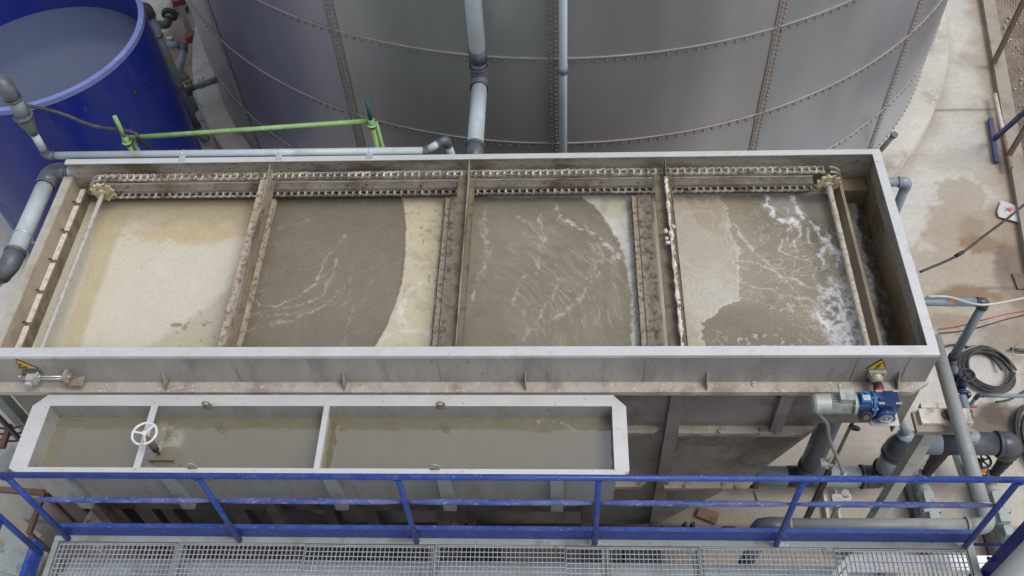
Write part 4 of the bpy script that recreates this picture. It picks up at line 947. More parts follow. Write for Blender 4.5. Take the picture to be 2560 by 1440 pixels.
mb = MB(); mb.cyl(q+d*.035+Vector((0,.02,0)), q+d*.0385+Vector((0,.02,0))+d*.02, .022, 18); obj('dial', mb, mat('dial_face', C(110,106,70), .4, 0, .1, 20), knb)
mb = MB(); mb.lathe([(0, .098), (.012, .100), (.024, .096)], (M0+.437, 3.8, 3.5), (1,0,0), 36)
rfl = obj('reducer_flange', mb, GBLUEL, gm)
mb = MB()
for k in range(6): a = R_(30+60*k); mb.cyl((M0+.425, 3.8+.086*math.cos(a), 3.5+.086*math.sin(a)), (M0+.47, 3.8+.086*math.cos(a), 3.5+.086*math.sin(a)), .009, 6)
obj('bolt', mb, BRIGHT, rfl)
gx0, gx1 = M0+.461, M0+.625
mb = MB(); mb.box(gx0, gx1, 3.735, 3.865, 3.415, 3.585)
for k in range(6): mb.box(gx0+.045, gx1-.002, 3.752+k*.018, 3.758+k*.018, 3.585, 3.597)
mb.cyl((gx0+.075, 3.69, 3.48), (gx0+.075, 3.735, 3.48), .062, 28); mb.box(gx0+.002, gx1-.002, 3.70, 3.735, 3.41, 3.44)
mb.cyl((gx0+.03, 3.79, 3.585), (gx0+.03, 3.79, 3.60), .014, 12)
gbx = obj('gearbox', mb, GBLUE, gm)
mb = MB()
for fx in (gx0+.003, gx1-.035):
    for yy in (3.738, 3.845): mb.box(fx, fx+.045, yy, yy+.016, 3.586, 3.6)
mb.lathe([(0, .05), (.006, .052), (.01, .03), (.003, .03)], (gx0+.075, 3.688, 3.48), (0,-1,0), 24); mb.cyl((gx0+.075, 3.69, 3.48), (gx0+.075, 3.672, 3.48), .012, 10)
obj('output_cover', mb, mat('worn_metal', C(170,172,176), .4, .4, .15, 20), gbx)
xs = gx0+.075-.02
mb = MB(); mb.cyl((2.42, 3.866, 3.53), (2.42, 3.905, 3.53), .04, 20); obj('red_guard', mb, RED, gm)
mb = MB(); mb.lathe([(0, .036), (.02, .04), (.035, .036), (.06, .03)], (2.42, 3.905, 3.53), (0,1,0), 20); obj('coupling', mb, BLACK, gm)
mb = MB(); mb.box(2.42-.065, 2.42+.065, 4.012, YF-.001, 3.475, 3.60); mb.lathe([(0, .03), (.01, .045), (.035, .05), (.05, .055)], (2.42, 3.96, 3.535), (0,1,0), 24)
for dx in (-.05, .05):
    for dz in (-.045, .045): mb.cyl((2.42+dx, 4.0, 3.537+dz), (2.42+dx, 4.013, 3.537+dz), .01, 6)
obj('flange_bearing', mb, STEELDIRT, gm)
mb = MB(); mb.box(gx0-.02, gx1+.03, 3.665, 3.8, 3.395, 3.405); mb.prism([(3.80, 3.395), (3.665, 3.395), (3.95, 3.2), (3.985, 3.2), (3.985, 3.395)], 0, gx0-.02, gx0-.012); obj('bracket', mb, BRIGHT, gm)
cb = [Vector((1.955, 3.78, 3.425)), at(2068,1060,Y=3.79), at(2073,1095,Y=3.81), at(2090,1138,Y=3.85), at(2108,1182,Y=3.9)]
cable('motor_cable', 'pale grey flexible conduit hanging from the gearmotor fan end', cb, .016, CABLEG, 'cable')
p0 = at(2108,1182,Y=3.9); p1 = at(2114,1232,Y=3.95)
sb = thing('junction_socket', p1, 'white plug socket at the lower end of the hanging conduit', 'socket')
obj('plug', MB().lathe([(0, .018), (.03, .025), (.10, .026), (.17, .036)], p0, p1-p0, 14), OLDWHITE, sb)
obj('socket_body', MB().cyl(p1, p1+(p1-p0).normalized()*.05, .035, 16), OLDWHITE, sb)
sp = at(2105,1247,z=1.0)
sb2 = thing('socket_stand', (sp.x, sp.y, 0), 'thin steel stand with a flat white plate beneath the hanging plug', 'stand')
obj('plate', MB().box(sp.x-.095, sp.x+.095, sp.y-.05, sp.y+.05, .96, 1.0), OLDWHITE, sb2)
mb = MB(); mb.box(sp.x-.015, sp.x+.015, sp.y-.015, sp.y+.015, 0.003, .97); obj('post', mb, GREYST, sb2)

# ================================================================== PIPES AT THE REAR
r = .036; zp = 3.80
a0 = at(140, 386, z=zp); a1 = at(1065, 383, z=zp); yy = YB+.062
x0 = a0.x; x1 = a1.x
top = Vector((x0-.10, yy+.06, 4.55))
pr = pipe_run('rim_pipe', 'thin pale pipe clamped along the outside of the back rim', 'pipe', [(x0-.08, yy, 4.10), (x0-.08, yy, zp), (x1-.0, yy, zp), (x1+.18, yy+.10, zp+.05), (x1+.26, yy+.09, zp-.45)], r, CYAN, PVCD, rb=.05)
for px in (460, 700, 925): 
    mb = MB(); q = at(px, 385, z=zp); mb.torus((q.x, yy, zp), (1,0,0), r*1.1, .005, 20, 6); mb.box(q.x-.03, q.x+.03, YB-.04, yy+.01, ZR+.006, ZR+.012); obj('pipe_clamp', mb, BRIGHT, pr)
obj('reducer', MB().tube([(x0-.08, yy, 4.08), (x0-.08, yy, 4.14), (x0-.08, yy, 4.22), (x0-.08, yy, 4.30)], [.044, .05, .072, .075], 18), PVCD, pr)
bx = x0-.08
pr2 = pipe_run('inlet_pipe', 'grey riser with big elbow reaching over the blue tank rim', 'pipe', [(bx, yy, 4.30), (bx, yy, 4.66), (bx-.55, yy+.25, 4.66), (bx-.65, yy+.3, 4.3)], .064, PVCM, PVCD, rb=.12)
mb = MB(); mb.cyl((bx, yy, 4.28), (bx, yy, 4.31), .088, 22)
for k in range(8): mb.cyl((bx+.078*math.cos(k*PI/4), yy+.078*math.sin(k*PI/4), 4.27), (bx+.078*math.cos(k*PI/4), yy+.078*math.sin(k*PI/4), 4.325), .007, 6)
obj('flange', mb, PVCD, pr2)
# big pale pipe on the left, running towards the walkway
zc_ = 3.55; e0 = at(118, 440, z=zc_); e1 = at(36, 650, z=zc_); rr = .079
xx = (e0.x+e1.x)/2
pipe_run('outlet_pipe', 'thick pale grey pipe with dark elbows along the left end of the tank', 'pipe', [(-4.62, e0.y+.05, zc_), (xx, e0.y+.05, zc_), (xx, e1.y-.06, zc_), (xx-.40, e1.y-.16, zc_-.30)], rr, CYAN, PVCD, rb=.12)
mb = MB(); q = at(62, 590, z=zc_); mb.torus((xx, q.y, zc_), (0,1,0), rr*1.08, .006, 26, 6); mb.beam((xx, q.y, zc_-rr), (-4.62, q.y, zc_-.12), .02, .008)
tag(obj('pipe_clamp', mb, BRIGHT), 'thin steel strap round the thick pale pipe at the left', 'clamp')
# centre pipe: from the tank back to the big tank and up
zc_ = 3.62; b0 = at(1187, 372, z=zc_); b1 = at(1201, 180, z=zc_); xx = (b0.x+b1.x)/2; rr = .079
cp = pipe_run('feed_pipe', 'thick pale pipe behind the tank middle turning up the huge tank wall', 'pipe', [(xx, YB+.15, 3.1), (xx, YB+.15, zc_), (xx, 7.5, zc_), (xx, 7.5, 7.6)], rr, CYAN, PVCD, rb=.10)
obj('band', MB().tube([(xx, 7.5, zc_+.22), (xx, 7.5, zc_+.36)], rr*1.16, 24), CHARC, cp)
obj('riser', MB().tube([(xx, 7.5, zc_+.35), (xx, 7.5, 7.6)], rr*1.02, 24), mat('riser_pvc', C(232,242,250,1.1), .36, 0, .05, 3), cp)
xx = at(1408, 300, Y=7.68).x
cp = pipe_run('riser_pipe', 'thin blue grey pipe climbing straight up the front of the huge tank', 'pipe', [(xx, 7.69, .3), (xx, 7.69, 7.6)], .043, mat('thin_riser_pvc', C(196,212,224), .36, 0, .05, 3), PVCM, coup=())
q = at(1409, 172, Y=7.69); obj('coupling', MB().tube([(xx, 7.69, q.z-.05), (xx, 7.69, q.z+.05)], .05, 18), PVCB, cp)
# small pipe on the plinth at the right
a = at(2233, 340, z=.9); b = at(2203, 374, z=.55)
cp = thing('stub_pipe', b, 'short thin pipe with dark cap beside the huge tank base', 'pipe')
obj('pipe_section', MB().cyl(b, a, .035, 14), PVCG, cp); obj('cap', MB().cyl(a, a+(a-b).normalized()*.05, .045, 14), PVCD, cp)
# right elbow near the rear right corner
zc_ = 3.48; q = at(2268, 455, z=zc_)
pipe_run('overflow_pipe', 'short grey elbow pipe leaving the rear right corner of the tank', 'pipe', [(X1+.0, q.y, zc_), (q.x, q.y, zc_), (q.x, q.y, 2.5)], .043, PVCB, PVCM, rb=.05)

# ================================================================== GREEN SCAFFOLD
A_ = at(318, 345, z=3.75); B_ = at(930, 302, z=3.75)
gs = thing('scaffold_frame', (A_.x, A_.y, 0), 'bright green scaffold frame with one tube spanning behind the back rim', 'scaffold')
obj('ledger', MB().tube([A_, B_], .024, 14), GREEN, gs)
for P, m_, hgt, base in ((A_, GREEN, .30, 0), (B_, TEAL, .28, 0)):
    obj('standard', MB().tube([(P.x+(.0), P.y-.03, 0.01), (P.x, P.y-.03, P.z)], .024, 14), GREEN, gs)
    obj('spigot', MB().tube([(P.x, P.y-.03, P.z), (P.x, P.y-.03, P.z+hgt)], [.022, .020], 14), m_, gs)
    mb = MB()
    for dz in (-.02,): mb.cyl((P.x, P.y-.03, P.z+dz-.006), (P.x, P.y-.03, P.z+dz+.006), .05, 8)
    mb.cyl((P.x, P.y-.03, P.z-.06), (P.x, P.y-.03, P.z+.05), .031, 14); obj('coupler', mb, GREEN, gs)
    obj('brace', MB().tube([(P.x+.03, P.y+.02, P.z-.04), (P.x+.16, P.y-.02, 1.2)], .019, 12), GREEN, gs)
# black hose from the blue tank rim to the scaffold
cable('black_hose', 'black hose sagging from the blue tank elbow to the green frame', [at(62,262,z=4.2), at(150,283,z=4.02), at(235,315,z=3.9), at(330,330,z=3.85), at(350,352,z=3.7), at(390,380,z=3.2)], .017, HOSE, 'hose')
mb = MB(); q = at(38, 218, z=3.2); q = BC+Vector((-.02+q.x-BC.x, 0, 0)); q.y = BC.y-math.sqrt(max(0, (BR-.02)**2-(q.x-BC.x)**2)); mb.box(q.x-.03, q.x+.03, q.y-.03, q.y+.03, 3.0, 3.14); 
tg = thing('level_switch', (q.x, q.y, 3.0), 'small cream and orange float switch on the blue tank rim', 'switch')
obj('switch_body', mb, mat('cream_plastic', C(206,196,150), .5, 0, .1, 10), tg); obj('orange_cap', MB().cyl((q.x, q.y, 3.14), (q.x, q.y, 3.18), .025, 12), ORANGE, tg)

# ================================================================== PIPEWORK BETWEEN BLUE TANK AND BIG TANK
va = at(378, 60, z=2.55); vx, vy = at(482, 280, z=.75).x, at(482, 280, z=.75).y
va = Vector((-4.93, 9.62, 0))
cp = pipe_run('overflow_riser', 'long grey upright pipe with orange tag beside the blue tank', 'pipe', [(-5.60, 10.33, 2.46), (-5.42, 10.42, 2.46), (-5.42, 10.42, .35), (-5.3, 10.35, .12)], .070, PVCM, PVCD, rb=.09)
mb = MB(); mb.tube([(-5.42, 10.42, 1.62), (-5.42, 10.42, 1.67)], .072, 18, cap=False); obj('orange_tag', mb, ORANGE, cp)
mb = MB(); 
for z in (2.0, 1.1, .6): mb.tube([(-5.42, 10.42, z), (-5.42, 10.42, z+.02)], .077, 18)
obj('coupling', mb, PVCD, cp)
a = at(520, 205, z=.62)
q1 = at(468, 222, z=.62); q2 = at(498, 208, z=.62); q3 = at(545, 198, z=.62)
cp = pipe_run('drain_pipe', 'short pipe with bright bolted flange entering the huge tank base', 'pipe', [(q1.x, q1.y, .2), (q1.x, q1.y, .62), q3], .05, PVCM, PVCD, rb=.06)
d = (q3-q1).normalized(); mb = MB()
for k in (0, .045): mb.cyl(q2+d*k, q2+d*(k+.022), .09, 20)
for k in range(8):
    u = d.cross(Vector((0,0,1))).normalized(); v = d.cross(u); c = q2+(u*math.cos(k*PI/4)+v*math.sin(k*PI/4))*.074; mb.cyl(c-d*.02, c+d*.09, .009, 6)
obj('flange', mb, BRIGHT, cp)
b1, b2, b3 = at(412, 112, z=.35), at(462, 113, z=.35), at(447, 190, z=.35)
pipe_run('suction_pipe', 'grey ground pipe bending back beside the blue tank', 'pipe', [b1, b2, at(448,185,z=.2)], .055, PVCM, PVCD, rb=.07)
c1, c2, c3 = at(385, 62, z=.5), at(418, 62, z=.5), at(432, 5, z=.6)
cp = pipe_run('flanged_pipe', 'dark grey pipe with black bolted flange near the top left', 'pipe', [c1, c2, c3], .06, PVCG, CHARC, rb=.08)
q = c2.lerp(c3, .45); d = (c3-c2).normalized(); mb = MB()
for k in (-.03, .01): mb.cyl(q+d*k, q+d*(k+.02), .13, 22)
for k in range(8):
    u = d.cross(Vector((0,0,1))).normalized(); v = d.cross(u); c = q+(u*math.cos(k*PI/4)+v*math.sin(k*PI/4))*.105; mb.cyl(c-d*.05, c+d*.05, .012, 6)
obj('flange', mb, CHARC, cp)
p0, p1 = at(448, 8, z=1.0), at(478, 88, z=.25)
bd = thing('barrier_board', (p1.x, p1.y, 0), 'white plank with red ends leaning near the huge tank', 'board')
obj('plank', MB().beam(p0, p1, .10, .03), OLDWHITE, bd); mb = MB(); dd = (p1-p0).normalized(); mb.beam(p1-dd*.02, p1+dd*.12, .22, .10); mb.beam(p0-dd*.1, p0+dd*.02, .2, .08); obj('red_end', mb, REDD, bd)
mb = MB(); q = at(400, 150, z=.1)
for k, (px, py, s) in enumerate(((452,182,.05),(462,196,.06),(424,97,.05),(470,205,.05),(438,30,.08),(455,25,.1))):
    q = at(px, py, z=.03); w_ = thing('concrete_block', (q.x, q.y, 0), ['small pale block lying right of the grey ground pipe', 'brown broken brick next to the small pale block', 'small white block behind the ground pipe bend', 'flat brown brick nearest the flanged stub pipe', 'grey rubble block under the black flange', 'dark rubble lump beside the leaning white plank'][k], 'rubble', 'rubble beside the blue tank')
    obj('block_body', MB().prism([(q.x-s, q.y-s*.7), (q.x+s*.9, q.y-s*.8), (q.x+s*1.05, q.y+s*.6), (q.x-s*.85, q.y+s*.75)], 2, .004, .004+s), (OLDWHITE, WOOD, OLDWHITE, WOOD, KERBM, DARKST)[k], w_)

# ================================================================== RIGHT SIDE PIPES, VALVES, PUMPS
zc_ = 2.5; e = Vector((3.99, 5.50, zc_))
vr = pipe_run('side_pipe', 'grey pipe from the right end wall dropping to the black gate valve', 'pipe', [(2.84, 5.52, zc_), e, (3.99, 5.50, 1.5), (3.99, 4.82, 1.5), (3.99, 4.80, 1.10)], .043, PVCB, CHARC, rb=.05)
q = at(2383, 757, z=zc_+.03); obj('orange_tag', MB().box(q.x-.04, q.x+.04, e.y-.02, e.y+.01, zc_+.038, zc_+.046), ORANGE, vr)
def gatevalve(c, r_w, name_label, m_b=None, dir_=(0,1,0), orange=False, tilt=0):
    c = Vector(c); t = thing('gate_valve', c, name_label, 'valve'); d = Vector(dir_).normalized(); mb = MB()
    mb.cyl(c-d*.10, c+d*.10, .055, 18)
    for s in (-.11, .085): mb.cyl(c+d*s, c+d*(s+.025), .088, 22)
    mb.tube([c+Vector((0,0,.03)), c+Vector((0,0,.10)), c+Vector((0,0,.15))], [.06, .05, .03], 16)
    vbd = obj('valve_body', mb, m_b or mat('valve_blue', C(40,46,84), .4, 0, .15, 12), t)
    mb = MB(); mb.cyl(c+Vector((0,0,.14)), c+Vector((0,0,.24)), .011, 10); obj('stem', mb, BRIGHT, t)
    mb = MB(); h = c+Vector((0,0,.23)); mb.torus(h, (0,0,1), r_w, .013, 30, 10)
    for k in range(5):
        a = 2*PI*k/5+.3; mb.beam(h, h+Vector((math.cos(a), math.sin(a), 0))*r_w, .016, .012)
    mb.cyl(h-Vector((0,0,.012)), h+Vector((0,0,.016)), .024, 14); obj('handwheel', mb, BLACK, t)
    mb = MB()
    for k in range(4):
        a = PI/4+k*PI/2; u = d.cross(Vector((0,0,1))).normalized(); o_ = (u*math.cos(a)+Vector((0,0,1))*math.sin(a))*.074
        for s in (-.12, .08): mb.cyl(c+d*s+o_, c+d*(s+.04)+o_, .01, 6)
    obj('bolt', mb, BRIGHT, vbd)
    if orange: obj('orange_tag', MB().box(c.x-.03, c.x+.04, c.y-.10, c.y-.06, c.z+.13, c.z+.15), ORANGE, t)
    return t
gatevalve((3.99, 5.18, 1.5), .072, 'black handwheel gate valve right of the tank corner near the hose coil')
# small drain pipe with red lever and white ring
q0 = at(2560, 990, z=.9); q1 = at(2445, 988, z=.9)
cp = pipe_run('sample_pipe', 'thin grey pipe from the right edge ending above the red lever', 'pipe', [q0, q1, (q1.x-.03, q1.y-.01, .55)], .022, PVCB, CHARC, rb=.04)
q = at(2430, 1003, z=.5); tag(obj('white_ring', MB().torus(q, (0,0,1), .035, .01, 24, 8), WHITEP), 'small white ring under the end of the thin pipe', 'ring')
q = at(2432, 1017, z=.5); rl = thing('lever_valve', q, 'small tap with bright red lever beside the black valve', 'valve')
obj('lever', MB().prism([(q.x-.05, q.y-.014), (q.x+.01, q.y-.02), (q.x+.05, q.y-.004), (q.x+.05, q.y+.006), (q.x-.05, q.y+.018)], 2, .5, .515), RED, rl); obj('tap_body', MB().cyl((q.x-.07, q.y, .42), (q.x-.07, q.y, .5), .03, 12), CHARC, rl)
# collector
zc_ = 1.08; YC2 = 4.77; xl = at(2245, 1112, z=zc_).x; xr = at(2520, 1112, z=zc_).x; rr = .112
col = pipe_run('collector_pipe', 'thick charcoal collector pipe with bends above the two pumps', 'pipe', [(2.02, YC2, .33), (xl+.02, YC2, .33), (xl+.02, YC2, zc_), (xr+.02, YC2, zc_), (xr+.02, YC2, .9)], rr, PVCM, CHARC, rb=.135)
obj('sleeve', MB().tube([(xl+.42, YC2, zc_), (xr-.12, YC2, zc_)], rr*1.05, 26), CHARC, col)
for px in (2262, 2425):
    mb = MB(); x = at(px, 1085, z=zc_+.1).x; mb.lathe([(0, .05), (.0, .085), (.025, .085), (.05, .06), (.06, .045)], (x, YC2+.03, zc_+rr*.9), (0,.15,1), 22); obj('saddle_flange', mb, PVCM, col)
x = at(2262, 1085, z=zc_+.1).x
obj('vent_pipe', MB().cyl((x, YC2+.03, zc_+.12), at(2250, 1046, z=1.6), .035, 14), PVCB, col)
# big drop pipe from the tank
xb = at(2015, 1200, z=.33).x
cp = thing('drop_pipe', (xb, YC2, 0), 'thick blue grey pipe dropping from the tank floor to the collector', 'pipe')
obj('pipe_section', MB().cyl((xb, YC2, .42), (xb, YC2, 2.765), .11, 26), mat('deep_grey_pvc', C(96,110,120), .4, 0, .1, 3, C(84,92,98), .3, 2), cp)
obj('tee', MB().tube([(xb, YC2, .33), (xb, YC2, .62)], .125, 24).tube([(xb-.2, YC2, .33), (xb+.2, YC2, .33)], .118, 24), CHARC, cp)
# pumps
def pump(x, label, labelv):
    y1 = 4.72; zc = .28
    # suction connection of ribbed rubber and valve
    tape = thing('rubber_hose', (x, YC2, .5), labelv, 'hose', 'black taped hoses under the collector')
    pts = [Vector((x+.0, YC2-.02, zc_-.06-.55*k/16)) for k in range(17)]
    obj('hose_body', MB().tube(pts, [(.085-.035*k/16)*(1+.06*math.sin(k*2.1)) for k in range(17)], 14), BLACK, tape)
    t = thing('transfer_pump', (x, 4.2, 0), label, 'pump', 'grey pumps on the yard floor')
    mb = MB(); mb.cyl((x, YC2-.02, .44), (x, YC2-.02, .465), .085, 24); mb.cyl((x, YC2-.02, .24), (x, YC2-.02, .44), .068, 18); ifl = obj('inlet_flange', mb, CASTG, t)
    mb = MB()
    for k in range(4): a = PI/4+k*PI/2; mb.cyl((x+.066*math.cos(a), YC2-.02+.066*math.sin(a), .43), (x+.066*math.cos(a), YC2-.02+.066*math.sin(a), .485), .013, 8)
    obj('bolt', mb, BRIGHT, ifl)
    mb = MB(); mb.lathe([(0, .09), (.03, .09), (.04, .07), (.16, .07), (.19, .088), (.21, .088), (.22, .066), (.36, .075), (.38, .10), (.40, .10)], (x, YC2+.02, zc), (0,-1,0), 24)
    mb.box(x-.05, x+.05, YC2-.32, YC2-.18, zc+.04, zc+.1); mb.box(x-.09, x+.09, YC2-.42, YC2-.39, .03, zc+.10); obj('pump_casing', mb, CASTG, t)
    mb = MB(); mb.lathe([(0, .10), (.02, .10), (.03, .085), (.16, .085)], (x, YC2-.38, zc), (0,-1,0), 24); mb.box(x-.05, x+.05, YC2-.53, YC2-.42, zc+.06, zc+.115); obj('gear_housing', mb, CASTG, t)
    mb = MB(); mb.cyl((x, YC2-.54, zc), (x, YC2-.74, zc), .068, 22)
    for k in range(22):
        a = 2*PI*k/22; d = Vector((math.cos(a), 0, math.sin(a))); mb.beam(Vector((x, YC2-.56, zc))+d*.074, Vector((x, YC2-.72, zc))+d*.074, .004, .018, up=d)
    mb.box(x-.045, x+.045, YC2-.68, YC2-.57, zc+.07, zc+.125); obj('motor_body', mb, CASTG, t)
    mb = MB(); mb.lathe([(0, .085), (.09, .085), (.11, .07), (.115, .05)], (x, YC2-.73, zc), (0,-1,0), 26); obj('fan_cowl', mb, ALU, t)
    mb = MB(); mb.box(x-.11, x+.11, YC2-.8, YC2+.1, .004, .05); obj('baseplate', mb, DARKST, t)
    return t
xa = at(2316, 1185, z=.45).x; xb2 = at(2486, 1185, z=.45).x
pump(xa, 'grey pump and motor on the floor left of the long inclined pipe', 'black taped hose dropping onto the left pump behind the steel leg')
pump(xb2, 'grey pump and motor on the floor at the right with orange marked valve', 'black taped hose dropping onto the right pump from the collector end')
vq = at(2460, 1142, z=.75)
gatevalve((vq.x-.02, vq.y-.03, .50), .085, 'black handwheel valve with orange tag behind the right pump', orange=True)
# ducts on the floor beside the left pump
p0, p1 = at(2258, 1140, z=.1), at(2330, 1360, z=.1)
cd = thing('cable_duct', (p0.x, p0.y, 0), 'long grey lidded cable duct on the floor left of the pumps', 'duct')
obj('duct_body', MB().beam(p0, p1, .13, .09), PVCM, cd); obj('duct_lid', MB().beam(p0+Vector((.0,0,.052)), p1+Vector((.0,0,.052)), .06, .012), GREYST, cd)
p0, p1 = at(2395, 1120, z=.35), at(2440, 1250, z=.35)
cd = thing('control_box', (p0.x, p0.y, 0), 'pale grey upright duct box behind the right pump', 'box')
obj('box_body', MB().beam(p0, p1.lerp(p0, .4), .14, .10), CYAN, cd); obj('box_lid', MB().beam(p0+Vector((0,0,.055)), p1.lerp(p0, .42)+Vector((0,0,.055)), .12, .01), PVCM, cd)
# long pipe along Y right of the tank and along X in front
xy_ = 3.185; zc_ = 3.0
pipe_run('bypass_pipe', 'long grey pipe passing the tank corner and turning along the walkway', 'pipe', [(xy_+.01, 4.75, zc_), (xy_, 3.04, zc_), (1.56, 3.03, zc_), (1.50, 3.05, 2.2)], .057, PVCG, PVCG, rb=.12)
tag(obj('pipe_socket', MB().tube([(1.50, 3.05, 2.85), (1.51, 3.04, 2.96), (1.56, 3.03, 3.0), (1.70, 3.03, 3.0)], .066, 18), PVCD), 'dark socket elbow at the left end of the bypass pipe', 'fitting')
# leg with white block
lg = thing('support_leg', (3.05, 4.02, 0), 'square grey steel leg carrying a stained white block under the pipe', 'support')
obj('post', MB().box(3.0, 3.105, 3.95, 4.055, .02, 2.84), mat('leg_grey', C(188,192,184), .5, 0, .06, 4, C(160,162,154), .3, 3, dirt2=C(120,118,108), d2amt=.08), lg)
mb = MB(); mb.box(2.89, 3.33, 3.90, 4.09, 2.84, 2.89); obj('head_plate', mb, KERBM, lg)
obj('white_block', MB().box(2.93, 3.34, 3.955, 4.095, 2.891, 2.93), OLDWHITE, lg)
obj('white_block', MB().box(2.96, 3.10, 4.10, 4.15, 2.86, 2.93), OLDWHITE, lg)
mb = MB(); mb.torus((3.145, 4.03, 2.934), (0,0,1), .035, .012, 20, 6); mb.cyl((3.16, 4.03, 2.93), (3.16, 4.03, 2.938), .03, 14); obj('rusty_hole', mb, RUST, lg)
obj('base', MB().box(2.9, 3.2, 3.86, 4.16, .004, .02), GREYST, lg)
# hook ring and hanging rod under the tank
q = at(2128, 1062, Y=4.12); 
hr = thing('hanging_rod', (q.x, q.y, 0), 'flat steel rod with ring hanging from the tank floor', 'rod')
pp = []
obj('ring', MB().torus((q.x+.03, q.y-.02, q.z-.02), (.3,.9,.2), .036, .013, 24, 10), DARKST, hr)
obj('rod', MB().beam((q.x-.0, q.y, 2.76), (q.x-.0, q.y, .3), .028, .012), mat('rod_steel', C(110,104,90), .5, .3, .1, 8), hr)
mb = MB(); mb.beam((q.x, q.y, 1.75), (q.x, q.y, .6), .05, .04); obj('black_sleeve', mb, BLACK, hr)
q2 = at(2068, 1155, Y=q.y+.02); mb = MB(); mb.box(q2.x-.06, q2.x+.05, q2.y-.04, q2.y+.03, q2.z-.015, q2.z+.015); mb.cyl((q2.x+.01, q2.y, q2.z), (q2.x+.01, q2.y, q2.z+.09), .012, 8); mb.cyl((q2.x+.08, q2.y, q2.z-.04), (q2.x+.08, q2.y, q2.z+.02), .014, 8); obj('clamp', mb, OLDWHITE, hr)
obj('foot', MB().box(q.x-.12, q.x+.12, q.y-.05, q.y+.05, .24, .3), CASTG, hr)
# thin rails on the floor
for k, (a, b, lb) in enumerate((((2055,1200),(2072,1310),'thin pale floor rail nearest the hanging rod'), ((2088,1225),(2102,1312),'thin pale floor rail below the socket plate'))):
    p0, p1 = at(*a, z=.06), at(*b, z=.06); mb = MB().beam(p0, p1, .03, .05); tag(obj('floor_rail', mb, OLDWHITE), lb, 'rail', 'floor rails')
p0, p1 = at(2040, 1270, z=.6), at(2000, 1335, z=.3); 

# valve below tank at the stiffener end + pipe under
q = at(1885, 1215, z=1.35); vb = thing('butterfly_valve', q, 'small black lever valve at the end of the hopper shelf', 'valve')
obj('valve_body', MB().cyl(q+Vector((-.03,.05,0)), q+Vector((.04,.05,0)), .07, 18), BLACK, vb); obj('lever', MB().beam(q+Vector((0,-.02,-.05)), q+Vector((.03,-.12,-.10)), .02, .02), BLACK, vb)
q0, q1 = at(1890, 1200, z=.9), at(1990, 1200, z=.9)
# objects on the floor under the rail
q = at(1775, 1288, z=.03); bx_ = thing('wooden_box', (q.x, q.y, 0), 'flat brown board lying on the floor below the rail', 'board')
obj('board_face', MB().beam(at(1745,1278,z=.05), at(1795,1298,z=.05), .13, .03), WOOD, bx_)
p0, p1 = at(1650, 1327, z=.15), at(1790, 1330, z=.15)
fp = pipe_run('floor_pipe', 'pale pipe with black clamp on the floor behind the toe board', 'pipe', [p0, p1], .05, PVCB)
mb = MB(); 
for px, s in ((1712,.05), (1732,.065)): q = at(px, 1320, z=.2); mb.cyl((q.x-.02, q.y, .15), (q.x+.02, q.y, .15), .07, 16); mb.box(q.x-.015, q.x+.015, q.y-.03, q.y+.03, .2, .30)
obj('clamp', mb, BLACK, fp); obj('end_ring', MB().cyl(p0, p0+Vector((.06,0,0)), .06, 18), CHARC, fp)
q = at(1828, 1325, z=.1); tag(obj('black_lump', MB().ball((q.x, q.y, .06), .06, 1.8, 1, .8, 10).ball((q.x-.06, q.y+.01, .09), .04, 1.2, 1, 1, 8), BLACK), 'dark rag lying on the floor between floor pipe and rail post', 'rag')

# ================================================================== HOSES AND CABLES ON THE RIGHT
def coil(c, R0, turns, r, label, spread=.05, z0=.02, seed=1, squash=1.0, n=26):
    rg = random.Random(seed); pts = []
    for k in range(int(turns*n)):
        a = 2*PI*k/n; tt = int(k/n); 
        if k % n == 0: ro = R0-rg.random()*spread*2; ox, oy = rg.uniform(-.03, .03), rg.uniform(-.03, .03); zz = z0+rg.random()*r*4
        pts.append(((c[0]+ox)+ro*math.cos(a), (c[1]+oy)+ro*squash*math.sin(a), zz))
    # smooth the joins
    P = np.array(pts)
    for _ in range(3): P[1:-1] = (P[:-2]+P[1:-1]*2+P[2:])/4
    return P
c0 = at(2466, 932, z=0); P = coil((c0.x, c0.y), .34, 8, .016, '', .05, .03, 3, 1.05)
tail = [at(2560,905,z=.02), at(2500,950,z=.02), at(2475,985,z=.03)]
head = [at(2300,868,z=.02), at(2390,862,z=.03), at(2470,885,z=.03), at(2520,920,z=.04)]
tag(obj('hose_coil', MB().tube(P.tolist(), .0145, 8), HOSE), 'coil of dusty black hose lying right of the black gate valve', 'hose')
cable('black_hose', 'black hose end curving from the tank corner over the hose coil', [at(2350,868,z=.02), at(2395,862,z=.02), at(2440,875,z=.02), at(2480,895,z=.03), at(2505,925,z=.08)], .014, HOSE, 'hose')
cable('black_hose', 'black hose end leaving the coil toward the right edge', [at(2490,1005,z=.08), at(2520,1000,z=.03), at(2545,988,z=.02), at(2575,970,z=.02)], .013, HOSE, 'hose')
c0 = at(2606, 1110, z=0); P = coil((c0.x, c0.y), .30, 10, .016, '', .10, .03, 8, 1.7)
tag(obj('hose_coil', MB().tube(P.tolist(), .014, 8), HOSE), 'heap of dusty grey cable at the right edge near the collector', 'hose')
cable('black_hose', 'long black hose with taped joint slanting up to the right edge', [at(2300,680,z=1.9), at(2360,655,z=1.9), at(2405,632,z=1.95), at(2460,590,z=2.0), at(2520,545,z=2.1), at(2575,500,z=2.2)], .014, HOSE, 'hose')
q0, q1 = at(2388,641,z=1.93), at(2408,630,z=1.95); tag(obj('tape_joint', MB().tube([q0, q1], [.02, .022], 10), BLACK), 'black taped joint halfway along the slanting black hose', 'tape')
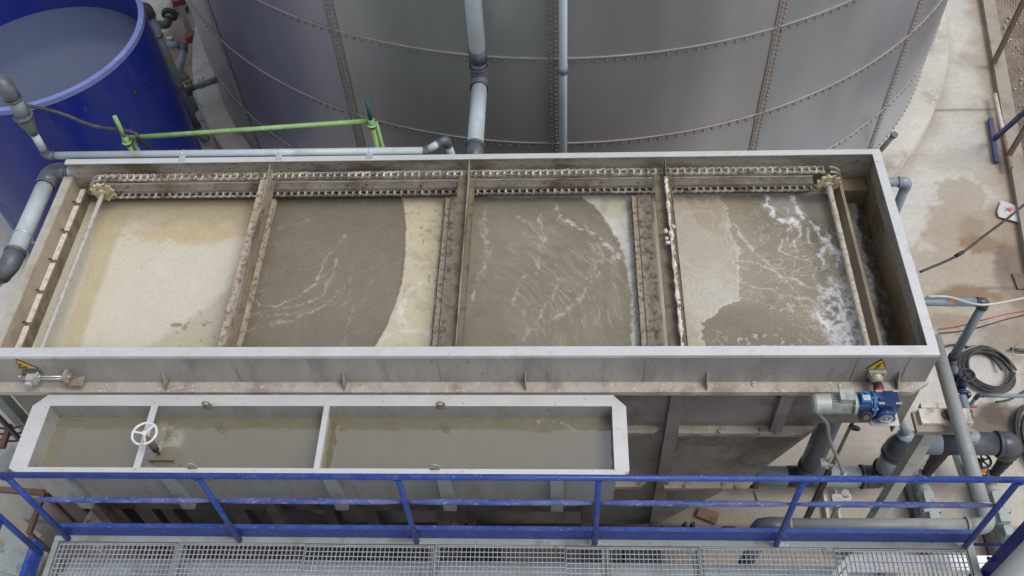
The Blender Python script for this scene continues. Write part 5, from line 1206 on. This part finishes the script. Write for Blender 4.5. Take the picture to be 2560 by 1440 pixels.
cable('white_cable', 'white cable draped over the side pipe to the right edge', [at(2318,741,z=2.6), at(2370,742,z=2.58), at(2420,756,z=2.57), at(2455,762,z=2.56), at(2500,757,z=2.5), at(2575,742,z=2.5)], .011, CABLEW)
cable('red_cable', 'thin red cable crossing the floor toward the right edge', [at(2345,823,z=.05), at(2400,815,z=.03), at(2450,802,z=.3), at(2510,787,z=.35), at(2575,775,z=.4)], .007, CABLER)
cable('black_cable', 'thin black cable below the red cable', [at(2345,833,z=.05), at(2400,828,z=.03), at(2450,818,z=.3), at(2510,800,z=.35), at(2575,785,z=.4)], .008, HOSE)
cable('grey_cable', 'thin grey cable looping from the tank corner under the grey drop pipe', [at(2365,895,z=1.2), at(2400,880,z=1.0), at(2440,865,z=.6), at(2460,855,z=.5), at(2510,825,z=.5), at(2575,795,z=.5)], .007, CABLEG)
p0, p1 = at(2525,872,z=.05), at(2575,878,z=.05); tag(obj('steel_bar', MB().tube([p0, p1], .02, 8), DARKST), 'dark bar lying on the floor at the right edge', 'bar')
cable('white_cable', 'pale wire loop hanging near the dark bar', [at(2575,835,z=.5), at(2550,855,z=.4), at(2535,868,z=.3), at(2532,882,z=.2), at(2545,888,z=.2), at(2575,885,z=.2)], .008, CABLEW)

# kerb side items
p0, p1 = at(2475,297,z=.05), at(2492,406,z=.05)
tag(obj('blue_tube', MB().beam(p0, p1, .055, .055), mat('faded_blue', C(76,84,120), .5, 0, .15, 8)), 'faded blue square tube lying on the concrete by the kerb', 'tube')
p0, p1 = at(2487,236,z=.14), at(2527,420,z=.14); md = p0.lerp(p1, .5)
t = thing('loose_pipe', p0, 'long thin pale pipe with rusty half lying along the kerb', 'pipe'); obj('pipe_section', MB().tube([p0, md], .03, 12), OLDWHITE, t); obj('pipe_section', MB().tube([md, p1], .03, 12), mat('rusty_pipe', C(150,124,104), .7, 0, .15, 8, C(112,90,74), .4, 6), t)
p0, p1 = at(2484,349,z=.12), at(2575,268,z=1.2)
tag(obj('blue_prop', MB().beam(p0, p1, .055, .05), NAVYP), 'dark blue square prop leaning out over the kerb', 'prop')
p0, p1 = at(2484,158,z=.1), at(2575,-30,z=1.5)
tag(obj('brown_post', MB().beam(p0, p1, .06, .06), mat('post_brown', C(122,106,92), .8, 0, .12, 6)), 'grey brown wooden post leaning from the kerb at top right', 'post')
p0, p1 = at(2520,392,z=.12), at(2575,300,z=.8)
tag(obj('brown_post', MB().beam(p0, p1, .06, .05), mat('post_brown', C(122,106,92), .8, 0, .12, 6)), 'lower grey brown post leaning over the gravel beside the blue prop', 'post')
c = at(2525, 528, z=.05); bag = MB(); rg = random.Random(4)
N = 14; vs = []
for i in range(N):
    for j in range(N):
        u, v = i/(N-1)-.5, j/(N-1)-.5; wv = 1-.5*abs(v+.2)
        vs.append((c.x+u*.30*wv+v*.08, c.y+v*.30-u*.12, .03+rg.random()*.05*(1-abs(u)*1.6)*(1-abs(v)*1.6)+.01))
bag.add(vs, [(i*N+j, (i+1)*N+j, (i+1)*N+j+1, i*N+j+1) for i in range(N-1) for j in range(N-1)], True)
t = thing('plastic_bag', (c.x, c.y, 0), 'crumpled white plastic bag with red print by the kerb', 'bag'); obj('bag_film', bag, BAGM, t)
obj('red_print', MB().ball((c.x+.0, c.y+.01, .082), .045, 1, .7, .12, 10), mat('bag_red', C(206,110,110), .5, 0, .1, 20), t)
q = at(2548, 690, z=.0); mb = MB().prism([(q.x-.1, q.y-.02), (q.x+.35, q.y-.3), (q.x+.5, q.y+.5), (q.x+.05, q.y+.7)], 2, .006, .03)
q = at(2560, 850, z=0)
q = at(2543, 725, z=0); mb = MB().box(q.x, q.x+.6, q.y, q.y+.25, .004, .03)
tag(obj('floor_plate', mb, mat('floor_plate_m', C(128,118,108), .7, .1, .1, 3, C(104,94,86), .4, 2)), 'small dull steel floor plate at the right edge', 'plate')

# ================================================================== WALKWAY: GRATING, FRAME, RAILING
ZG = 3.04
bounds = [at(px, 1357, z=ZG).x for px in (148, 444, 765, 1087, 1414, 1745, 2081, 2412)]
glabels = ['leftmost grating panel next to the left toe board', 'second grating panel from the left end', 'third grating panel from the left end', 'middle grating panel under the fourth rail post', 'grating panel with a dark post visible beneath it', 'grating panel above the left end of the white frames', 'rightmost grating panel above the white frames']
for k in range(7):
    xa_, xb_ = bounds[k]+.006, bounds[k+1]-.006; yt = 2.835+(.0 if k % 2 else -.006); yb_ = 1.7
    mb = MB(); n = max(2, round((xb_-xa_)/.0335))
    for i in range(n+1): x = xa_+(xb_-xa_)*i/n; mb.box(x-.0013, x+.0013, yb_, yt, ZG-.026, ZG-.001)
    y = yt-.012
    while y > yb_: mb.box(xa_, xb_, y-.002, y+.002, ZG-.005, ZG+.0015); y -= .0375
    mb.box(xa_, xb_, yt, yt+.004, ZG-.032, ZG); mb.box(xa_, xb_, yb_-.004, yb_, ZG-.032, ZG)
    tag(obj('grating_panel', mb, GRATM), glabels[k], 'grating', 'steel grating panels of the walkway')
wf = thing('walkway_frame', (-.4, 2.4, 2.9), 'grey steel channel frame holding the grating panels', 'walkway frame')
xl_, xr_ = bounds[0], bounds[-1]
mb = MB(); mb.box(xl_-.05, xr_+.06, 2.845, 2.893, ZG-.01, ZG-.002); mb.box(xl_-.05, xr_+.06, 2.886, 2.893, ZG-.15, ZG-.01); fch = obj('front_channel', mb, GREYST, wf)
mb = MB(); mb.box(xr_+.008, xr_+.06, 1.6, 2.844, ZG-.01, ZG-.002); mb.box(xr_+.053, xr_+.06, 1.6, 2.884, ZG-.15, ZG-.01); obj('side_channel', mb, GREYST, wf)
mb = MB(); mb.box(xl_-.05, xl_-.008, 1.6, 2.844, ZG-.01, ZG-.002); mb.box(xl_-.05, xl_-.043, 1.6, 2.884, ZG-.15, ZG-.01); obj('side_channel', mb, GREYST, wf)
for x in bounds[1:-1:2]+[bounds[4]+.3]: obj('joist', MB().box(x-.03, x+.03, 1.6, 2.84, ZG-.15, ZG-.035), GREYST, wf)
for px, py in ((152,1344), (590,1346), (1036,1347), (1487,1349), (1955,1354), (2408,1362)):
    q = at(px, py, z=ZG+.003); mb = MB(); mb.box(q.x-.045, q.x+.045, 2.853, 2.883, ZG-.0015, ZG+.005)
    for dx in (-.03, .03): mb.cyl((q.x+dx, 2.868, ZG+.005), (q.x+dx, 2.868, ZG+.014), .009, 6)
    obj('clip', mb, BRIGHT, fch)
for x in (-3.6, -.5, 2.7):
    obj('leg', MB().box(x-.05, x+.05, 1.7, 1.8, .01, ZG-.15), NAVYP, wf)
# front railing
rl = thing('guard_rail', (-.4, 2.86, 3.05), 'scratched blue tubular guard rail along the front of the walkway', 'railing')
ry = 2.855; ztop = 4.14
obj('top_rail', MB().tube([(-3.86+.1*0, ry, ztop), (2.965, ry, ztop)], .0215, 16), BLUEP, rl)
px_posts = [-3.80, -2.46, -1.10, .24, 1.58, 2.95]
for i, x in enumerate(px_posts):
    mb = MB(); mb.tube([(x, ry, 3.06), (x, ry+.01, ztop-.015)], .0215, 14); mb.tube([(x, ry, ztop-.045), (x, ry, ztop-.02)], [.022, .031], 14); obj('post', mb, BLUEP, rl)
for i in range(5):
    xa_, xb_ = px_posts[i]+.02, px_posts[i+1]-.02; n = 24; pts = []; rs = []
    for k in range(n+1):
        t = k/n; e = min(t, 1-t)*n; sq = 0.5+.5*min(1, e/2.5) ; pts.append((xa_+(xb_-xa_)*t, ry+.01, 3.735)); rs.append(.0205*(sq if e < 2.5 else 1))
    obj('mid_rail', MB().tube(pts, rs, 12), mat('scuffed_blue', C(44,72,146), .5, 0, .16, 9, C(104,110,152), .55, 5, .0008, 60, (.6,1,1), dirt2=C(176,180,206), d2amt=.22), rl)
mb = MB(); mb.box(-3.84, 2.99, 2.894, 2.902, 3.035, 3.185); mb.box(-3.84, 2.99, 2.894, 2.928, 3.185, 3.192); obj('toe_board', mb, BLUEP, rl)
# left side railing
r2 = thing('guard_rail', (-3.95, 2.3, 3.05), 'blue side rail at the left end of the walkway', 'railing')
obj('top_rail', MB().tube([(-3.98, 2.71, ztop), (-3.98, 1.2, ztop)], .0215, 14), BLUEP, r2)
obj('post', MB().tube([(-3.98, 2.735, 3.05), (-3.98, 2.735, ztop)], .0215, 14), BLUEP, r2)
obj('mid_rail', MB().tube([(-3.98, 2.71, 3.70), (-3.98, 1.2, 3.70)], .0205, 14), BLUEP, r2)
mb = MB(); mb.box(-3.985, -3.977, 1.2, 2.80, 3.035, 3.19); mb.box(-4.012, -3.985, 1.2, 2.80, 3.183, 3.19); obj('toe_board', mb, BLUEP, r2)
# right blue column
bc = thing('blue_column', (3.12, 2.62, 0), 'thick dark blue square column at the right end of the walkway', 'column')
obj('column', MB().box(3.06, 3.17, 2.62, 2.73, .02, 5.6), NAVYP, bc)
obj('bracket', MB().box(2.98, 3.059, 2.55, 2.70, 2.9, 2.99), NAVYP, bc); obj('base', MB().box(2.98, 3.25, 2.54, 2.81, .004, .02), NAVYP, bc)
q0, q1 = at(2545,1362,z=2.6), at(2600,1360,z=2.6); obj('tie_rod', MB().cyl((3.17, q0.y, 2.6), (4.2, q0.y, 2.6), .012, 8), NAVYP, bc)
obj('handle', MB().tube(smoothpath([at(2470,1395,z=3.2), at(2492,1410,z=3.15), at(2490,1450,z=3.0)]), .014, 8), BLUEP, bc)
# grey pipe/rail close by at the bottom right corner
p0, p1 = at(2600, 1385, z=4.6), at(2470, 1525, z=4.6)
tag(obj('grey_duct', MB().tube([p0, p1], .105, 22), PVCG), 'broad grey duct crossing the bottom right corner', 'duct')

# ================================================================== UNDER AND LEFT OF THE WALKWAY
# pale blue horizontal vessel seen through the grating
vs_ = thing('pale_vessel', (-.6, 2.35, 2.1), 'pale blue grey horizontal vessel below the grating', 'vessel')
obj('vessel_body', MB().lathe([(0, .30), (.05, .36), (6.6, .36), (6.72, .33), (6.78, .22)], (-4.1, 2.66, 2.2), (1,0,0), 40), mat('pale_vessel_paint', C(214,226,230), .3, .1, .06, 2, C(150,160,162), .3, 1.5, stretch=(.4,1,1)), vs_)
for x in (-3.2, -.4, 1.6): obj('saddle', MB().box(x-.06, x+.06, 2.35, 2.95, .01, 1.9), GREYST, vs_)
mb = MB()
for x in (.35, .9): mb.box(x-.03, x+.03, 2.05, 2.14, 2.1, 2.7)
# white slotted frames right
for k, (y, lb) in enumerate(((3.22, 'long white beam seen beyond the grating edge, the rear one'), (3.02, 'long white beam seen through the grating, the front one'))):
    p = at(2120, (1386, 1406)[k], z=2.74); 
    mb = MB(); mb.box(p.x, 5.4, p.y-.055, p.y, 2.68, 2.74); mb.beam((p.x+.01, p.y-.03, 2.706), (p.x-.12, p.y-.16, 2.706), .045, .06)
    tag(obj('white_beam', mb, mat('beam_white', C(248,248,248,1.05), .5, 0, .05, 6)), lb, 'beam', 'white beams under the walkway')
for k, (x, lb) in enumerate(((2.15, 'short support under the left end of the white beams'), (4.3, 'short support under the right end of the white beams'))):
    tag(obj('beam_support', MB().box(x+.3, x+.4, 2.68, 2.86, .01, 2.678), GREYST), lb, 'support', 'supports under the white beams')
# dark boxes seen through the grating
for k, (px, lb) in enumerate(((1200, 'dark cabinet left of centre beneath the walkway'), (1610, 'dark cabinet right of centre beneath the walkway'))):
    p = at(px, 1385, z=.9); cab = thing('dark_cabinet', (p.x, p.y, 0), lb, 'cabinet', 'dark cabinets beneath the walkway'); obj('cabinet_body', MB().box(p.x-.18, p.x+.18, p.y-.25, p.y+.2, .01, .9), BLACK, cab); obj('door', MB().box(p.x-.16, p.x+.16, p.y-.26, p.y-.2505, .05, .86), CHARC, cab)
# floor motor dome with cable loop, lower left
q = at(240, 1290, z=1.5); dm = thing('mixer_motor', (q.x, q.y, 0), 'dusty domed mixer motor with pale cable loop below the side trough', 'motor')
obj('dome', MB().lathe([(0, .16), (.05, .17), (.14, .16), (.22, .11), (.25, .05)], (q.x, q.y, 1.25), (0,0,1), 24), mat('dusty_grey', C(150,142,130), .7, 0, .12, 6), dm)
obj('drum', MB().lathe([(0, .26), (.6, .26), (.72, .22), (.75, .17)], (q.x-.02, q.y, .5), (0,0,1), 26), mat('dusty_brown', C(136,116,100), .8, 0, .15, 4), dm)
obj('drum_support', MB().cyl((q.x, q.y, .01), (q.x, q.y, .5), .1, 16), DARKST, dm)
obj('cable_loop', MB().tube(smoothpath([(q.x-.05, q.y-.05, 1.5), (q.x-.02, q.y-.14, 1.62), (q.x+.06, q.y-.22, 1.45), (q.x+.03, q.y-.26, 1.2), (q.x-.06, q.y-.16, 1.4)]), .011, 8), CABLEW, dm)
# brown steel table frame lower left
tb = thing('steel_table_frame', at(50,1230,z=1.6), 'brown primed steel frame at the lower left below the trough corner', 'frame')
a, b, c_, d_ = at(-30,1222,z=1.7), at(110,1232,z=1.7), at(72,1335,z=1.7), at(110,1232,z=.1)
obj('rail', MB().beam(a, b, .05, .05), BROWNST, tb); obj('rail', MB().beam(b, c_, .045, .045), BROWNST, tb); obj('leg', MB().beam((b.x, b.y, 1.66), (b.x, b.y, .01), .045, .045), BROWNST, tb); obj('leg', MB().beam((c_.x, c_.y, 1.66), (c_.x, c_.y, .01), .045, .045), BROWNST, tb)
a, b = at(25,1062,z=1.7), at(5,1120,z=1.7); obj('rail', MB().beam(a, b, .05, .05), BROWNST, tb)
# grey uprights of the tank frame at the left
for k, (pa, pb, w_, m_, lb) in enumerate((((8,1000),(62,1062),.10,GREYST,'pale square upright between ledge and trough at the left'), ((-10,1035),(48,1092),.035,DARKST,'thin dark upright beside the pale square one'))):
    p = at(*pa, z=2.3); tag(obj('upright', MB().box(p.x-w_/2, p.x+w_/2, p.y-w_/2, p.y+w_/2, .01, 2.9), m_), lb, 'upright')
a, b = at(-20,1395,z=1.6), at(110,1440,z=1.6)
for k, (pa, pb, z, w_, h_, m_, lb) in enumerate((((-10,1310),(95,1405),2.2,.10,.06,GREYST,'pale angled strut at the lower left outside the rail'), ((0,1385),(100,1418),1.4,.28,.04,CASTG,'grey sloping plate at the bottom left corner'), ((-10,1180),(48,1130),1.0,.22,.03,GREYST,'grey sheet lying left of the trough corner'), ((-10,1290),(80,1370),.5,.3,.08,KERBM,'concrete edge strip at the lower left'))):
    tag(obj(('strut','sloping_plate','metal_sheet','concrete_strip')[k], MB().beam(at(*pa, z=z), at(*pb, z=z), w_, h_), m_), lb, ('strut','plate','sheet','concrete')[k])
for k in range(3):
    a, b = at(-20, 1068+k*14, z=1.9-.2*k), at(58, 1062+k*18, z=1.9-.2*k)
    cable('black_cable', ['upper dark cable crossing the left edge beside the trough', 'middle dark cable crossing the left edge', 'lower dark cable at the left edge'][k], [a, a.lerp(b, .5)+Vector((0,0,-.05)), b], .012, HOSE)
# pillars under the tank, their colours darkened to paint in the shade
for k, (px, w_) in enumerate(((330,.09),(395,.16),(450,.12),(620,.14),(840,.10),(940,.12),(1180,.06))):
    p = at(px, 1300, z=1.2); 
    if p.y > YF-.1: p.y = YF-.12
    tag(obj('pillar', MB().box(p.x-w_/2, p.x+w_/2, p.y-.06, p.y+.06, .01, 2.3), (mat('shaded_pillar', C(78,72,68), .6, 0, .15, 5), BROWNP)[k in (1, 3)]), ['slim dark pillar right of the mixer motor', 'broad brown pillar second from the mixer motor', 'dark pillar third from the mixer motor', 'wide brown pillar right of the second rail post', 'slim dark pillar left of the third rail post', 'brown pillar just left of the third rail post', 'thin dark pillar right of the third rail post'][k], 'pillar', 'pillars below the side trough')
